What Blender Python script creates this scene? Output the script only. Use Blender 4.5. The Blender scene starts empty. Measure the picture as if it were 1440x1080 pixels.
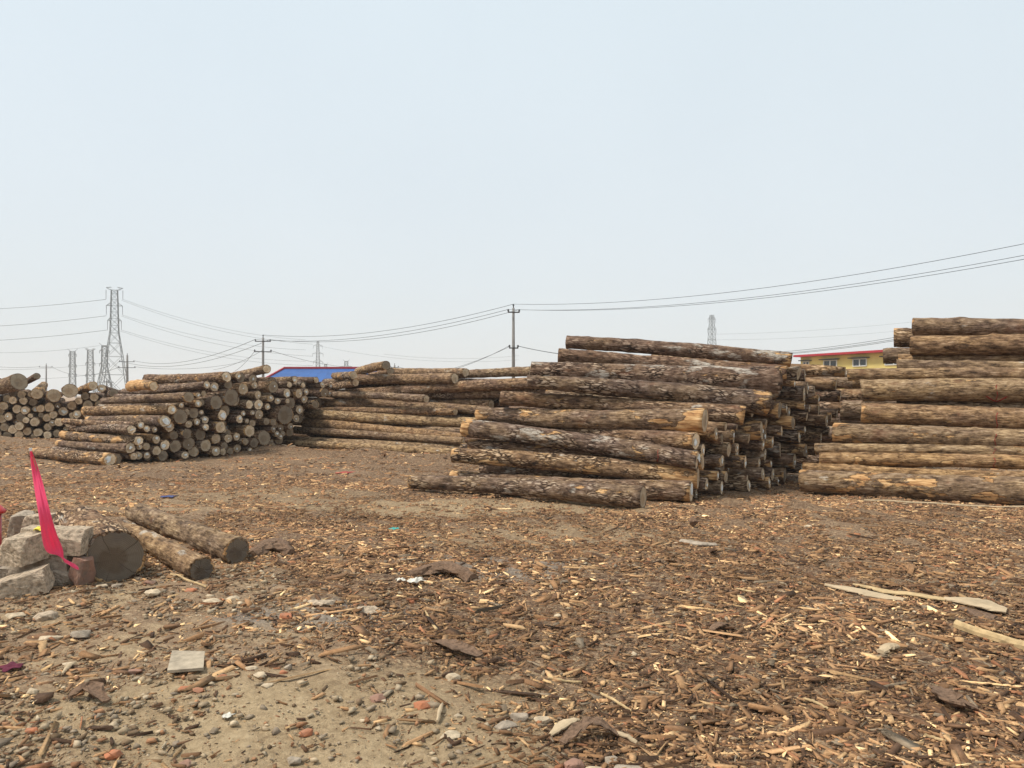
import bpy, bmesh, math, random
import numpy as np
from mathutils import Vector, Matrix
from mathutils.bvhtree import BVHTree

R = math.radians
sc = bpy.context.scene
COL = sc.collection

# ------------------------------------------------------------------ camera
FPX, EYE, HOR = 1080.0, 1.6, 555.0          # focal length in photo pixels, eye height, horizon row
cam_d = bpy.data.cameras.new('camera')
cam_d.sensor_width = 36.0
cam_d.lens = 27.0
cam_d.shift_y = 15.0 / 1440.0
cam_d.clip_start = 0.05
cam_d.clip_end = 6000.0
cam = bpy.data.objects.new('camera', cam_d)
cam.location = (0, 0, EYE)
cam.rotation_euler = (R(90), 0, 0)
COL.objects.link(cam)
sc.camera = cam

# ------------------------------------------------------------------ sky and sun (thin even overcast)
SUN_EL, SUN_AZ = 58.0, -102.0               # azimuth measured from +Y towards +X: behind the camera, to the left
world = bpy.data.worlds.new('World')
sc.world = world
world.use_nodes = True
wn = world.node_tree
wn.nodes.clear()
w_out = wn.nodes.new('ShaderNodeOutputWorld')
w_bg = wn.nodes.new('ShaderNodeBackground')
w_bg.inputs['Strength'].default_value = 0.1
w_sky = wn.nodes.new('ShaderNodeTexSky')
w_sky.sky_type = 'NISHITA'
w_sky.sun_disc = False
w_sky.sun_elevation = R(SUN_EL)
w_sky.sun_rotation = R(SUN_AZ)
w_sky.air_density = 1.0
w_sky.dust_density = 4.0
w_mix = wn.nodes.new('ShaderNodeMix')
w_mix.data_type = 'RGBA'
w_mix.inputs['Factor'].default_value = 0.88
w_tc = wn.nodes.new('ShaderNodeTexCoord')
w_no = wn.nodes.new('ShaderNodeTexNoise')
w_no.inputs['Scale'].default_value = 1.6
w_no.inputs['Detail'].default_value = 5
w_rp = wn.nodes.new('ShaderNodeValToRGB')          # faint cloud structure in the overcast
w_rp.color_ramp.elements[0].position = 0.3
w_rp.color_ramp.elements[0].color = (0.955, 0.96, 0.965, 1)
w_rp.color_ramp.elements[1].position = 0.7
w_rp.color_ramp.elements[1].color = (1.03, 1.025, 1.02, 1)
w_sep = wn.nodes.new('ShaderNodeSeparateXYZ')
w_gr = wn.nodes.new('ShaderNodeValToRGB')          # greyer towards the horizon, as in haze
w_gr.color_ramp.elements[0].position = 0.02
w_gr.color_ramp.elements[0].color = (3.22, 3.42, 3.52, 1)
w_gr.color_ramp.elements[1].position = 0.45
w_gr.color_ramp.elements[1].color = (3.10, 3.49, 3.68, 1)
w_mul = wn.nodes.new('ShaderNodeMix'); w_mul.data_type = 'RGBA'; w_mul.blend_type = 'MULTIPLY'
w_mul.inputs['Factor'].default_value = 1.0
wn.links.new(w_tc.outputs['Generated'], w_sep.inputs[0])
wn.links.new(w_sep.outputs[2], w_gr.inputs[0])
wn.links.new(w_gr.outputs[0], w_mul.inputs['A'])
wn.links.new(w_rp.outputs[0], w_mul.inputs['B'])
wn.links.new(w_tc.outputs['Generated'], w_no.inputs['Vector'])
wn.links.new(w_no.outputs['Fac'], w_rp.inputs['Fac'])
wn.links.new(w_sky.outputs[0], w_mix.inputs['A'])
wn.links.new(w_mul.outputs['Result'], w_mix.inputs['B'])
wn.links.new(w_mix.outputs['Result'], w_bg.inputs['Color'])
wn.links.new(w_bg.outputs[0], w_out.inputs[0])

sun_d = bpy.data.lights.new('sun', 'SUN')
sun_d.energy = 1.5
sun_d.angle = R(11)
sun_d.color = (1.0, 0.93, 0.82)
sun = bpy.data.objects.new('sun', sun_d)
sd = Vector((math.sin(R(SUN_AZ)) * math.cos(R(SUN_EL)), math.cos(R(SUN_AZ)) * math.cos(R(SUN_EL)), math.sin(R(SUN_EL))))
sun.rotation_euler = sd.to_track_quat('Z', 'Y').to_euler()
sun.location = sd * 60
COL.objects.link(sun)

sc.view_settings.view_transform = 'Standard'
sc.view_settings.look = 'None'
sc.view_settings.exposure = 1.3
sc.view_settings.gamma = 1.0
sc.view_settings.use_curve_mapping = False
sc.cycles.max_bounces = 5
sc.cycles.diffuse_bounces = 3
sc.cycles.glossy_bounces = 2
sc.cycles.volume_bounces = 1
sc.cycles.use_denoising = True

# ------------------------------------------------------------------ helpers
rnd = random.Random(11)
nrg = np.random.default_rng(5)


def at(u, v, Y):
    """the point of the place at depth Y (metres) seen at row v, column u of the photograph"""
    return np.array([(u - 720.0) / FPX * Y, Y, EYE - (v - HOR) / FPX * Y])


def gpt(u, v):
    """the ground point seen at (u, v)"""
    return at(u, v, EYE * FPX / (v - HOR))


def tag(o, label=None, cat=None, group=None, kind=None):
    if label: o['label'] = label
    if cat: o['category'] = cat
    if group: o['group'] = group
    if kind: o['kind'] = kind
    return o


def mesh_obj(name, verts, faces, mat, parent=None, smooth=False):
    me = bpy.data.meshes.new(name)
    me.from_pydata([tuple(map(float, p)) for p in verts], [], faces)
    me.update()
    if smooth:
        me.shade_smooth()
    if mat: me.materials.append(mat)
    o = bpy.data.objects.new(name, me)
    COL.objects.link(o)
    if parent: o.parent = parent
    return o


def np_obj(name, V, Q, mat, kind_n, smooth=False):
    """V (n,3), Q (m,kind_n) fast mesh"""
    me = bpy.data.meshes.new(name)
    me.vertices.add(len(V)); me.vertices.foreach_set('co', np.ascontiguousarray(V, dtype=np.float32).ravel())
    m = len(Q)
    me.loops.add(m * kind_n); me.loops.foreach_set('vertex_index', np.ascontiguousarray(Q, dtype=np.int32).ravel())
    me.polygons.add(m)
    me.polygons.foreach_set('loop_start', np.arange(0, m * kind_n, kind_n, dtype=np.int32))
    me.update(calc_edges=True)
    me.validate()
    if smooth: me.shade_smooth()
    me.materials.append(mat)
    o = bpy.data.objects.new(name, me)
    COL.objects.link(o)
    return o


def empty(name, loc, rz=0.0):
    o = bpy.data.objects.new(name, None)
    o.location = tuple(map(float, loc)); o.rotation_euler = (0, 0, rz)
    o.empty_display_size = 0.2
    COL.objects.link(o)
    return o


class MB:
    """collects boxes, bars and tubes into one mesh"""
    def __init__(s): s.v = []; s.f = []

    def poly(s, pts, faces):
        b = len(s.v); s.v += [tuple(map(float, p)) for p in pts]; s.f += [tuple(b + i for i in f) for f in faces]

    def box(s, c, d, rz=0.0):
        cx, cy, cz = c; dx, dy, dz = d[0] / 2, d[1] / 2, d[2] / 2
        cs, sn = math.cos(rz), math.sin(rz)
        p = []
        for z in (-dz, dz):
            for x, y in ((-dx, -dy), (dx, -dy), (dx, dy), (-dx, dy)):
                p.append((cx + x * cs - y * sn, cy + x * sn + y * cs, cz + z))
        s.poly(p, [(3, 2, 1, 0), (4, 5, 6, 7), (0, 1, 5, 4), (1, 2, 6, 5), (2, 3, 7, 6), (3, 0, 4, 7)])

    def bar(s, p, q, t, t2=None, n=4):
        p = Vector(p); q = Vector(q); d = (q - p)
        if d.length < 1e-6: return
        d.normalize()
        up = Vector((0, 0, 1)) if abs(d.z) < 0.95 else Vector((1, 0, 0))
        a = d.cross(up).normalized(); b = d.cross(a)
        t2 = t if t2 is None else t2
        pts = []
        for c, r in ((p, t), (q, t2)):
            for k in range(n):
                an = 2 * math.pi * (k + 0.5) / n
                pts.append(c + (a * math.cos(an) + b * math.sin(an)) * r)
        fs = [(k, (k + 1) % n, n + (k + 1) % n, n + k) for k in range(n)]
        fs += [tuple(range(n - 1, -1, -1)), tuple(range(n, 2 * n))]
        s.poly(pts, fs)

    def tube(s, pts, rs, n=8, cap=True):
        pts = [Vector(p) for p in pts]
        m = len(pts); P = []
        for i, p in enumerate(pts):
            d = (pts[min(i + 1, m - 1)] - pts[max(i - 1, 0)]).normalized()
            up = Vector((0, 0, 1)) if abs(d.z) < 0.95 else Vector((1, 0, 0))
            a = d.cross(up).normalized(); b = d.cross(a)
            r = rs[i] if hasattr(rs, '__len__') else rs
            for k in range(n):
                an = 2 * math.pi * k / n
                P.append(p + (a * math.cos(an) + b * math.sin(an)) * r)
        fs = []
        for i in range(m - 1):
            for k in range(n):
                fs.append((i * n + k, i * n + (k + 1) % n, (i + 1) * n + (k + 1) % n, (i + 1) * n + k))
        if cap:
            fs += [tuple(range(n - 1, -1, -1)), tuple(range((m - 1) * n, m * n))]
        s.poly(P, fs)

    def lathe(s, c, prof, n=20):
        P = []; fs = []
        for r, z in prof:
            for k in range(n):
                an = 2 * math.pi * k / n
                P.append((c[0] + r * math.cos(an), c[1] + r * math.sin(an), c[2] + z))
        m = len(prof)
        for i in range(m - 1):
            for k in range(n):
                fs.append((i * n + k, i * n + (k + 1) % n, (i + 1) * n + (k + 1) % n, (i + 1) * n + k))
        fs += [tuple(range(n - 1, -1, -1)), tuple(range((m - 1) * n, m * n))]
        s.poly(P, fs)

    def build(s, name, mat, parent=None, smooth=False):
        return mesh_obj(name, s.v, s.f, mat, parent, smooth)


# ------------------------------------------------------------------ materials
class NT:
    def __init__(s, name):
        s.m = bpy.data.materials.new(name); s.m.use_nodes = True
        s.t = s.m.node_tree; s.t.nodes.clear()
        s.out = s.t.nodes.new('ShaderNodeOutputMaterial')
        s.b = s.t.nodes.new('ShaderNodeBsdfPrincipled')
        s.t.links.new(s.b.outputs[0], s.out.inputs[0])
        s.b.inputs['Roughness'].default_value = 0.9
        s.b.inputs['Specular IOR Level'].default_value = 0.25

    def n(s, typ, **kw):
        nd = s.t.nodes.new(typ)
        for k, v in kw.items(): setattr(nd, k, v)
        return nd

    def put(s, sock, val):
        if hasattr(val, 'is_output') or isinstance(val, bpy.types.NodeSocket): s.t.links.new(val, sock)
        else: sock.default_value = val

    def math(s, op, a, b=0.0, c=None, clamp=False):
        nd = s.n('ShaderNodeMath', operation=op, use_clamp=clamp)
        s.put(nd.inputs[0], a); s.put(nd.inputs[1], b)
        if c is not None: s.put(nd.inputs[2], c)
        return nd.outputs[0]

    def mix(s, f, a, b, blend='MIX'):
        nd = s.n('ShaderNodeMix', data_type='RGBA', blend_type=blend)
        s.put(nd.inputs['Factor'], f)
        for k, v in (('A', a), ('B', b)):
            if isinstance(v, tuple) and len(v) == 3: v = v + (1,)
            s.put(nd.inputs[k], v)
        return nd.outputs['Result']

    def step(s, x, a, b):
        nd = s.n('ShaderNodeMapRange', interpolation_type='SMOOTHSTEP')
        s.put(nd.inputs[0], x); s.put(nd.inputs[1], a); s.put(nd.inputs[2], b)
        return nd.outputs[0]

    def ramp(s, f, stops):
        nd = s.n('ShaderNodeValToRGB')
        cr = nd.color_ramp
        while len(cr.elements) < len(stops): cr.elements.new(0.5)
        for e, (p, c) in zip(cr.elements, stops):
            e.position = p; e.color = tuple(c) + (1,)
        s.put(nd.inputs[0], f)
        return nd.outputs[0]

    def noise(s, vec, scale, detail=4, rough=0.55, dist=0.0):
        nd = s.n('ShaderNodeTexNoise')
        if vec is not None: s.put(nd.inputs['Vector'], vec)
        s.put(nd.inputs['Scale'], scale); nd.inputs['Detail'].default_value = detail
        nd.inputs['Roughness'].default_value = rough; nd.inputs['Distortion'].default_value = dist
        return nd.outputs['Fac']

    def vor(s, vec, scale, feature='F1', out='Distance', rand=1.0):
        nd = s.n('ShaderNodeTexVoronoi', feature=feature)
        if vec is not None: s.put(nd.inputs['Vector'], vec)
        s.put(nd.inputs['Scale'], scale); nd.inputs['Randomness'].default_value = rand
        return nd.outputs[out]

    def attr(s, name):
        nd = s.n('ShaderNodeAttribute', attribute_type='OBJECT', attribute_name=name)
        return nd.outputs['Fac']

    def obj(s): return s.n('ShaderNodeTexCoord').outputs['Object']

    def rand(s): return s.n('ShaderNodeObjectInfo').outputs['Random']

    def vscale(s, v, sx, sy, sz, off=None):
        nd = s.n('ShaderNodeVectorMath', operation='MULTIPLY'); s.put(nd.inputs[0], v); nd.inputs[1].default_value = (sx, sy, sz)
        o = nd.outputs[0]
        if off is not None:
            ad = s.n('ShaderNodeVectorMath', operation='ADD'); s.put(ad.inputs[0], o)
            cb = s.n('ShaderNodeCombineXYZ')
            for i in range(3): s.put(cb.inputs[i], s.math('MULTIPLY', off, (37.1, 91.7, 53.3)[i]))
            s.put(ad.inputs[1], cb.outputs[0]); o = ad.outputs[0]
        return o

    def bump(s, h, strength=0.5, dist=0.02, prev=None):
        nd = s.n('ShaderNodeBump'); s.put(nd.inputs['Height'], h)
        nd.inputs['Strength'].default_value = strength; nd.inputs['Distance'].default_value = dist
        if prev is not None: s.put(nd.inputs['Normal'], prev)
        return nd.outputs[0]

    def fin(s, col, normal=None, rough=None):
        if isinstance(col, tuple) and len(col) == 3: col = col + (1,)
        s.put(s.b.inputs['Base Color'], col)
        if normal is not None: s.put(s.b.inputs['Normal'], normal)
        if rough is not None: s.put(s.b.inputs['Roughness'], rough)
        return s.m


def mat_bark():
    k = NT('pine_bark')
    ob = k.obj(); rd = k.rand()
    tone, peel, lich = k.attr('tone'), k.attr('peel'), k.attr('lichen')
    ep0, ep1, ln = k.attr('ep0'), k.attr('ep1'), k.attr('len')
    crk = k.attr('crack')
    v1 = k.vscale(ob, 0.30, 1, 1, rd)
    wob = k.n('ShaderNodeVectorMath', operation='MULTIPLY_ADD')
    nz = k.n('ShaderNodeTexNoise'); k.put(nz.inputs['Vector'], v1); nz.inputs['Scale'].default_value = 13; nz.inputs['Detail'].default_value = 5
    k.put(wob.inputs[0], nz.outputs['Color']); wob.inputs[1].default_value = (0.13, 0.13, 0.13); k.put(wob.inputs[2], v1)
    plates = k.vor(wob.outputs[0], 21, 'DISTANCE_TO_EDGE')
    pl = k.step(plates, 0.0, 0.30)
    fur = k.noise(v1, 34, 6, 0.68)
    streak = k.noise(k.vscale(ob, 0.10, 1, 1, rd), 42, 5, 0.6)
    big = k.noise(k.vscale(ob, 0.45, 1, 1, rd), 3.6, 6, 0.62)
    blot = k.noise(k.vscale(ob, 0.5, 1, 1, k.math('ADD', rd, 1.7)), 13, 6, 0.66)
    fine = k.noise(ob, 70, 4, 0.7)
    patch = k.step(k.noise(k.vscale(ob, 0.6, 1, 1, k.math('ADD', rd, 5.3)), 4.0, 4), 0.40, 0.62)
    pw = k.math('MULTIPLY', crk, k.math('MULTIPLY', patch, 0.55))
    soft = k.math('ADD', k.math('MULTIPLY', blot, 0.62), k.math('ADD', k.math('MULTIPLY', streak, 0.34), k.math('MULTIPLY', fur, 0.26)))
    h = k.math('ADD', k.math('MULTIPLY', pl, pw), k.math('MULTIPLY', soft, k.math('SUBTRACT', 1.0, k.math('MULTIPLY', pw, 0.55))))
    dark = k.ramp(h, [(0.44, (0.014, 0.009, 0.007)), (0.54, (0.070, 0.043, 0.030)), (0.63, (0.155, 0.100, 0.072)), (0.72, (0.27, 0.195, 0.145)), (0.82, (0.44, 0.34, 0.26))])
    tan = k.ramp(h, [(0.44, (0.026, 0.017, 0.010)), (0.53, (0.150, 0.092, 0.046)), (0.62, (0.37, 0.245, 0.120)), (0.72, (0.58, 0.41, 0.215)), (0.82, (0.74, 0.57, 0.36))])
    c = k.mix(k.math('ADD', tone, k.math('MULTIPLY', k.math('SUBTRACT', big, 0.53), 1.6), clamp=True), dark, tan)
    c = k.mix(k.math('MULTIPLY', k.step(fine, 0.45, 0.75), 0.18), c, (0.32, 0.25, 0.18))
    c = k.mix(k.math('MULTIPLY', k.step(k.noise(k.vscale(ob, 0.5, 1, 1, k.math('ADD', rd, 7.7)), 6, 5), 0.58, 0.72), 0.35), c, (0.20, 0.085, 0.045))
    hue = k.math('FRACT', k.math('MULTIPLY', rd, 17.3))
    c = k.mix(k.step(hue, 0.15, 0.95), k.mix(0.35, c, k.mix(1.0, c, (0.80, 0.80, 0.84), 'MULTIPLY')), k.mix(0.8, c, k.mix(1.0, c, (1.08, 0.96, 0.83), 'MULTIPLY')))
    # weathered grey-white crust
    lm = k.step(k.math('ADD', k.noise(k.vscale(ob, 0.45, 1, 1, k.math('ADD', rd, 3.7)), 4.0, 6, 0.6), k.math('MULTIPLY', lich, 0.17)), 0.665, 0.74)
    lm = k.math('MULTIPLY', lm, k.step(fur, 0.32, 0.55))
    c = k.mix(k.math('MULTIPLY', lm, 0.85), c, (0.50, 0.45, 0.38))
    # torn-off bark showing the orange inner wood
    pn = k.noise(k.vscale(ob, 0.36, 1, 1, k.math('ADD', rd, 9.1)), 5.0, 8, 0.64)
    sep = k.n('ShaderNodeSeparateXYZ'); k.put(sep.inputs[0], ob)
    e0 = k.step(k.math('SUBTRACT', ep0, sep.outputs[0]), -0.15, 0.10)
    e1 = k.step(k.math('SUBTRACT', ep1, k.math('SUBTRACT', ln, sep.outputs[0])), -0.15, 0.10)
    pe = k.math('ADD', k.math('MULTIPLY', peel, 0.27), k.math('MULTIPLY', k.math('MAXIMUM', e0, e1), 0.17))
    pm = k.step(k.math('ADD', pn, pe), 0.690, 0.730)
    wood = k.ramp(k.noise(k.vscale(ob, 0.12, 1, 1, rd), 30, 4, 0.6), [(0.32, (0.22, 0.10, 0.042)), (0.50, (0.50, 0.285, 0.125)), (0.66, (0.70, 0.47, 0.24)), (0.82, (0.82, 0.65, 0.42))])
    c = k.mix(pm, c, wood)
    hh = k.math('MULTIPLY', h, k.math('SUBTRACT', 1.0, k.math('MULTIPLY', pm, 0.7)))
    hh = k.math('SUBTRACT', hh, k.math('MULTIPLY', pm, 0.15))
    nm = k.bump(hh, 1.0, 0.045)
    nm = k.bump(fine, 0.35, 0.006, nm)
    return k.fin(c, nm, 0.95)


def mat_cut():
    k = NT('sawn_log_end')
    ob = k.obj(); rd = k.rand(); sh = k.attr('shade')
    dv = k.n('ShaderNodeTexNoise'); k.put(dv.inputs['Vector'], k.vscale(ob, 1, 1, 1, rd)); dv.inputs['Scale'].default_value = 6
    ad = k.n('ShaderNodeVectorMath', operation='MULTIPLY_ADD'); k.put(ad.inputs[0], dv.outputs['Color']); ad.inputs[1].default_value = (0, .05, .05); k.put(ad.inputs[2], ob)
    sp = k.n('ShaderNodeSeparateXYZ'); k.put(sp.inputs[0], ad.outputs[0])
    rr = k.math('SQRT', k.math('ADD', k.math('POWER', sp.outputs[1], 2), k.math('POWER', sp.outputs[2], 2)))
    ring = k.math('SINE', k.math('MULTIPLY', rr, 430))
    ang = k.math('ARCTAN2', sp.outputs[1], sp.outputs[2])
    crack = k.math('ABSOLUTE', k.math('SINE', k.math('ADD', k.math('MULTIPLY', ang, 2.5), k.math('MULTIPLY', rd, 9))))
    crack = k.math('SUBTRACT', 1.0, k.step(crack, 0.0, 0.07))
    st = k.noise(k.vscale(ob, 1, 1, 1, rd), 11, 5, 0.6)
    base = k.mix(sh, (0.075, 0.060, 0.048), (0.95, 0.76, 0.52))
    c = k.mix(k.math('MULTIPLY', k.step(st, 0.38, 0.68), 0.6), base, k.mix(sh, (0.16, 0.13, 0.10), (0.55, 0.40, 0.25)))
    rn = k.math('DIVIDE', rr, k.attr('rad'))
    heart = k.math('SUBTRACT', 1.0, k.step(k.math('ADD', rn, k.math('MULTIPLY', k.math('SUBTRACT', st, .5), .5)), 0.40, 0.62))
    c = k.mix(k.math('MULTIPLY', heart, 0.5), c, k.mix(1.0, c, (0.62, 0.50, 0.40), 'MULTIPLY'))
    c = k.mix(k.math('MULTIPLY', k.step(ring, 0.0, 0.8), 0.25), c, k.mix(1.0, c, (0.45, 0.36, 0.28), 'MULTIPLY'))
    c = k.mix(k.math('MULTIPLY', crack, 0.6), c, (0.03, 0.022, 0.018))
    blot = k.step(k.noise(k.vscale(ob, 1, 1, 1, k.math('ADD', rd, 4.0)), 5, 3), 0.52, 0.66)
    c = k.mix(k.math('MULTIPLY', blot, 0.3), c, (0.09, 0.08, 0.075))
    return k.fin(c, k.bump(k.math('SUBTRACT', k.math('ADD', st, k.math('MULTIPLY', ring, .12)), crack), 0.5, 0.008), 0.9)


def mat_flat(name, col, rough=0.8, var=0.25, scale=8, bump=0.0, spec=0.25, dark=None, metallic=0.0):
    k = NT(name)
    ob = k.obj()
    nz = k.noise(k.vscale(ob, 1, 1, 1, k.rand()), scale, 6, 0.6)
    d = dark or tuple(x * (1 - var) for x in col)
    l = tuple(min(1, x * (1 + var * 0.6)) for x in col)
    c = k.ramp(nz, [(0.3, d), (0.55, col), (0.75, l)])
    k.b.inputs['Specular IOR Level'].default_value = spec
    k.b.inputs['Metallic'].default_value = metallic
    nm = None
    if bump:
        nm = k.bump(k.math('ADD', nz, k.math('MULTIPLY', k.noise(ob, scale * 6, 4, 0.7), 0.5)), 0.8, bump)
    return k.fin(c, nm, rough)


def mat_ground():
    k = NT('bark_litter_soil')
    P = k.n('ShaderNodeNewGeometry').outputs['Position']
    sep = k.n('ShaderNodeSeparateXYZ'); k.put(sep.inputs[0], P)
    X, Y = sep.outputs[0], sep.outputs[1]

    def blob(cx, cy, rx, ry, soft=0.6):
        ex = k.math('POWER', k.math('DIVIDE', k.math('SUBTRACT', X, cx), rx), 2)
        ey = k.math('POWER', k.math('DIVIDE', k.math('SUBTRACT', Y, cy), ry), 2)
        e = k.math('ADD', k.math('ADD', ex, ey), k.math('MULTIPLY', k.math('SUBTRACT', n_mid, 0.5), 2.2))
        return k.math('SUBTRACT', 1.0, k.step(e, 1.0 - soft, 1.0 + soft))
    n_big = k.noise(P, 0.35, 5)
    n_mid = k.noise(P, 1.7, 6, 0.6)
    n_fine = k.noise(P, 22, 8, 0.68)
    n_grit = k.noise(P, 120, 4, 0.7)
    flat = k.vscale(P, 1, 1, 0.2)
    wob = k.n('ShaderNodeVectorMath', operation='MULTIPLY_ADD')
    nz = k.n('ShaderNodeTexNoise'); k.put(nz.inputs['Vector'], P); nz.inputs['Scale'].default_value = 7
    k.put(wob.inputs[0], nz.outputs['Color']); wob.inputs[1].default_value = (0.25, 0.25, 0); k.put(wob.inputs[2], flat)
    chips = k.n('ShaderNodeTexVoronoi', feature='F1'); k.put(chips.inputs['Vector'], k.vscale(wob.outputs[0], 1.0, 1.7, 1)); chips.inputs['Scale'].default_value = 42
    cw = k.n('ShaderNodeSeparateColor'); k.put(cw.inputs[0], chips.outputs['Color'])
    litter = k.ramp(cw.outputs[0], [(0.0, (0.092, 0.050, 0.028)), (0.35, (0.235, 0.134, 0.075)), (0.65, (0.39, 0.235, 0.135)), (0.85, (0.54, 0.36, 0.21)), (1.0, (0.60, 0.45, 0.27))])
    litter = k.mix(k.step(n_fine, 0.44, 0.66), k.mix(0.55, litter, (0.06, 0.035, 0.021)), litter)
    soil = k.ramp(n_fine, [(0.3, (0.225, 0.140, 0.082)), (0.5, (0.385, 0.260, 0.158)), (0.7, (0.55, 0.400, 0.255))])
    sand = k.ramp(k.math('ADD', k.math('MULTIPLY', n_fine, 0.55), k.math('MULTIPLY', n_mid, 0.45)), [(0.36, (0.25, 0.172, 0.095)), (0.46, (0.43, 0.310, 0.178)), (0.56, (0.54, 0.40, 0.235)), (0.68, (0.64, 0.50, 0.31))])
    grey = k.ramp(n_fine, [(0.3, (0.17, 0.145, 0.12)), (0.6, (0.33, 0.29, 0.245))])
    # left of this slanting line the yard is rubble and soil, right of it bark litter
    edge = k.math('ADD', k.math('ADD', X, k.math('MULTIPLY', k.math('SUBTRACT', Y, 3.3), 0.55)), 0.15)
    near = k.math('SUBTRACT', 1.0, k.step(Y, 5.6, 8.5))
    rub = k.math('MULTIPLY', k.math('SUBTRACT', 1.0, k.step(k.math('ADD', edge, k.math('MULTIPLY', k.math('SUBTRACT', n_mid, .5), 1.6)), -0.25, 0.3)), near)
    c = k.mix(k.math('MULTIPLY', k.step(n_big, 0.46, 0.66), 0.45), litter, soil)
    c = k.mix(k.math('MULTIPLY', rub, 0.8), c, soil)
    c = k.mix(k.math('MULTIPLY', blob(-0.75, 3.55, 0.95, 0.9, 0.9), 0.85), c, sand)
    c = k.mix(k.math('MULTIPLY', blob(-1.75, 3.9, 0.8, 0.5, 0.9), 0.8), c, sand)
    c = k.mix(k.math('MULTIPLY', blob(-1.35, 5.6, 0.7, 0.35), 0.75), c, grey)
    c = k.mix(k.math('MULTIPLY', blob(-0.3, 7.2, 0.9, 0.5), 0.6), c, grey)
    c = k.mix(k.math('MULTIPLY', blob(-0.4, 10.9, 2.6, 0.8), 0.65), c, sand)
    c = k.mix(k.math('MULTIPLY', blob(-4.6, 11.8, 2.6, 1.4), 0.35), c, sand)
    c = k.mix(k.math('MULTIPLY', blob(0.6, 8.6, 1.6, 0.9), 0.4), c, sand)
    c = k.mix(k.math('MULTIPLY', k.step(n_grit, 0.56, 0.68), 0.55), c, (0.10, 0.068, 0.043))
    c = k.mix(k.math('MULTIPLY', k.step(k.noise(P, 55, 4, 0.6), 0.60, 0.70), 0.5), c, (0.50, 0.40, 0.27))
    c = k.mix(k.math('MULTIPLY', k.step(k.noise(P, 9, 7, 0.7), 0.54, 0.66), 0.4), c, soil)
    c = k.mix(k.math('MULTIPLY', rub, k.math('MULTIPLY', k.step(n_mid, 0.42, 0.62), 0.55)), c, sand)
    far = k.step(Y, 14.0, 40.0)
    c = k.mix(k.math('MULTIPLY', far, 0.6), c, soil)
    hgt = k.math('ADD', k.math('MULTIPLY', cw.outputs[1], 0.35), k.math('ADD', k.math('MULTIPLY', n_fine, 0.9), k.math('MULTIPLY', n_grit, 0.25)))
    return k.fin(c, k.bump(hgt, 1.0, 0.045), 0.97)


def mat_vcol(name, bump=0.004, scale=60):
    k = NT(name)
    a = k.n('ShaderNodeAttribute', attribute_name='col')
    P = k.n('ShaderNodeNewGeometry').outputs['Position']
    nz = k.noise(P, scale, 4, 0.7)
    c = k.mix(1.0, a.outputs['Color'], k.ramp(nz, [(0.3, (0.6, 0.58, 0.56)), (0.7, (1.0, 1.0, 1.0))]), 'MULTIPLY')
    return k.fin(c, k.bump(nz, 0.6, bump), 0.95)


M = {}
M['bark'] = mat_bark()
M['cut'] = mat_cut()
M['ground'] = mat_ground()
M['chips'] = mat_vcol('wood_chip')
M['pebble'] = mat_vcol('pebble_stone', 0.006, 35)
M['mark'] = mat_flat('whitish_end_paint', (0.82, 0.85, 0.83), 0.7, 0.3, 26, 0.003)
M['redpaint'] = mat_flat('red_spray_paint', (0.30, 0.050, 0.035), 0.8, 0.5, 40)
M['concrete'] = mat_flat('broken_concrete', (0.56, 0.44, 0.315), 0.95, 0.6, 30, 0.03)
M['greystone'] = mat_flat('grey_stone', (0.38, 0.31, 0.235), 0.92, 0.42, 20, 0.016)
M['palestone'] = mat_flat('pale_stone', (0.54, 0.43, 0.295), 0.93, 0.4, 24, 0.012)
M['brick'] = mat_flat('orange_brick', (0.44, 0.17, 0.085), 0.95, 0.4, 12, 0.01, dark=(0.30, 0.16, 0.10))
M['redbrick'] = mat_flat('dusty_red_brick', (0.30, 0.17, 0.12), 0.95, 0.45, 9, 0.012, dark=(0.19, 0.14, 0.11))
M['tile'] = mat_flat('flat_tile', (0.40, 0.33, 0.24), 0.85, 0.4, 14, 0.006)
M['splinter'] = mat_flat('raw_wood_splinter', (0.50, 0.36, 0.19), 0.9, 0.35, 14, 0.005)
M['barkpiece'] = mat_flat('loose_bark_piece', (0.20, 0.125, 0.08), 0.95, 0.6, 40, 0.012)
M['paleplank'] = mat_flat('pale_board', (0.47, 0.36, 0.23), 0.9, 0.25, 9, 0.004)
M['plastic'] = mat_flat('white_plastic', (0.66, 0.62, 0.53), 0.5, 0.3, 12)
M['pink'] = mat_flat('pink_ribbon_film', (1.0, 0.13, 0.29), 0.5, 0.06, 4, spec=0.4)
kp = M['pink'].node_tree                              # thin film lets some light through
kt = kp.nodes.new('ShaderNodeBsdfTranslucent'); kt.inputs['Color'].default_value = (1.0, 0.16, 0.32, 1)
km = kp.nodes.new('ShaderNodeMixShader'); km.inputs[0].default_value = 0.4
kb = next(n for n in kp.nodes if n.type == 'BSDF_PRINCIPLED'); ko = next(n for n in kp.nodes if n.type == 'OUTPUT_MATERIAL')
kp.links.new(kb.outputs[0], km.inputs[1]); kp.links.new(kt.outputs[0], km.inputs[2]); kp.links.new(km.outputs[0], ko.inputs[0])
M['red'] = mat_flat('red_enamel', (0.50, 0.022, 0.020), 0.4, 0.25, 5, spec=0.5)
M['yellowfilm'] = mat_flat('yellow_film', (0.75, 0.62, 0.06), 0.5, 0.15, 8)
M['teal'] = mat_flat('teal_film', (0.06, 0.34, 0.30), 0.5, 0.2, 8)
M['bluefilm'] = mat_flat('dark_blue_film', (0.05, 0.06, 0.16), 0.5, 0.2, 8)
M['redfilm'] = mat_flat('faded_red_film', (0.36, 0.06, 0.045), 0.7, 0.3, 8)
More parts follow.
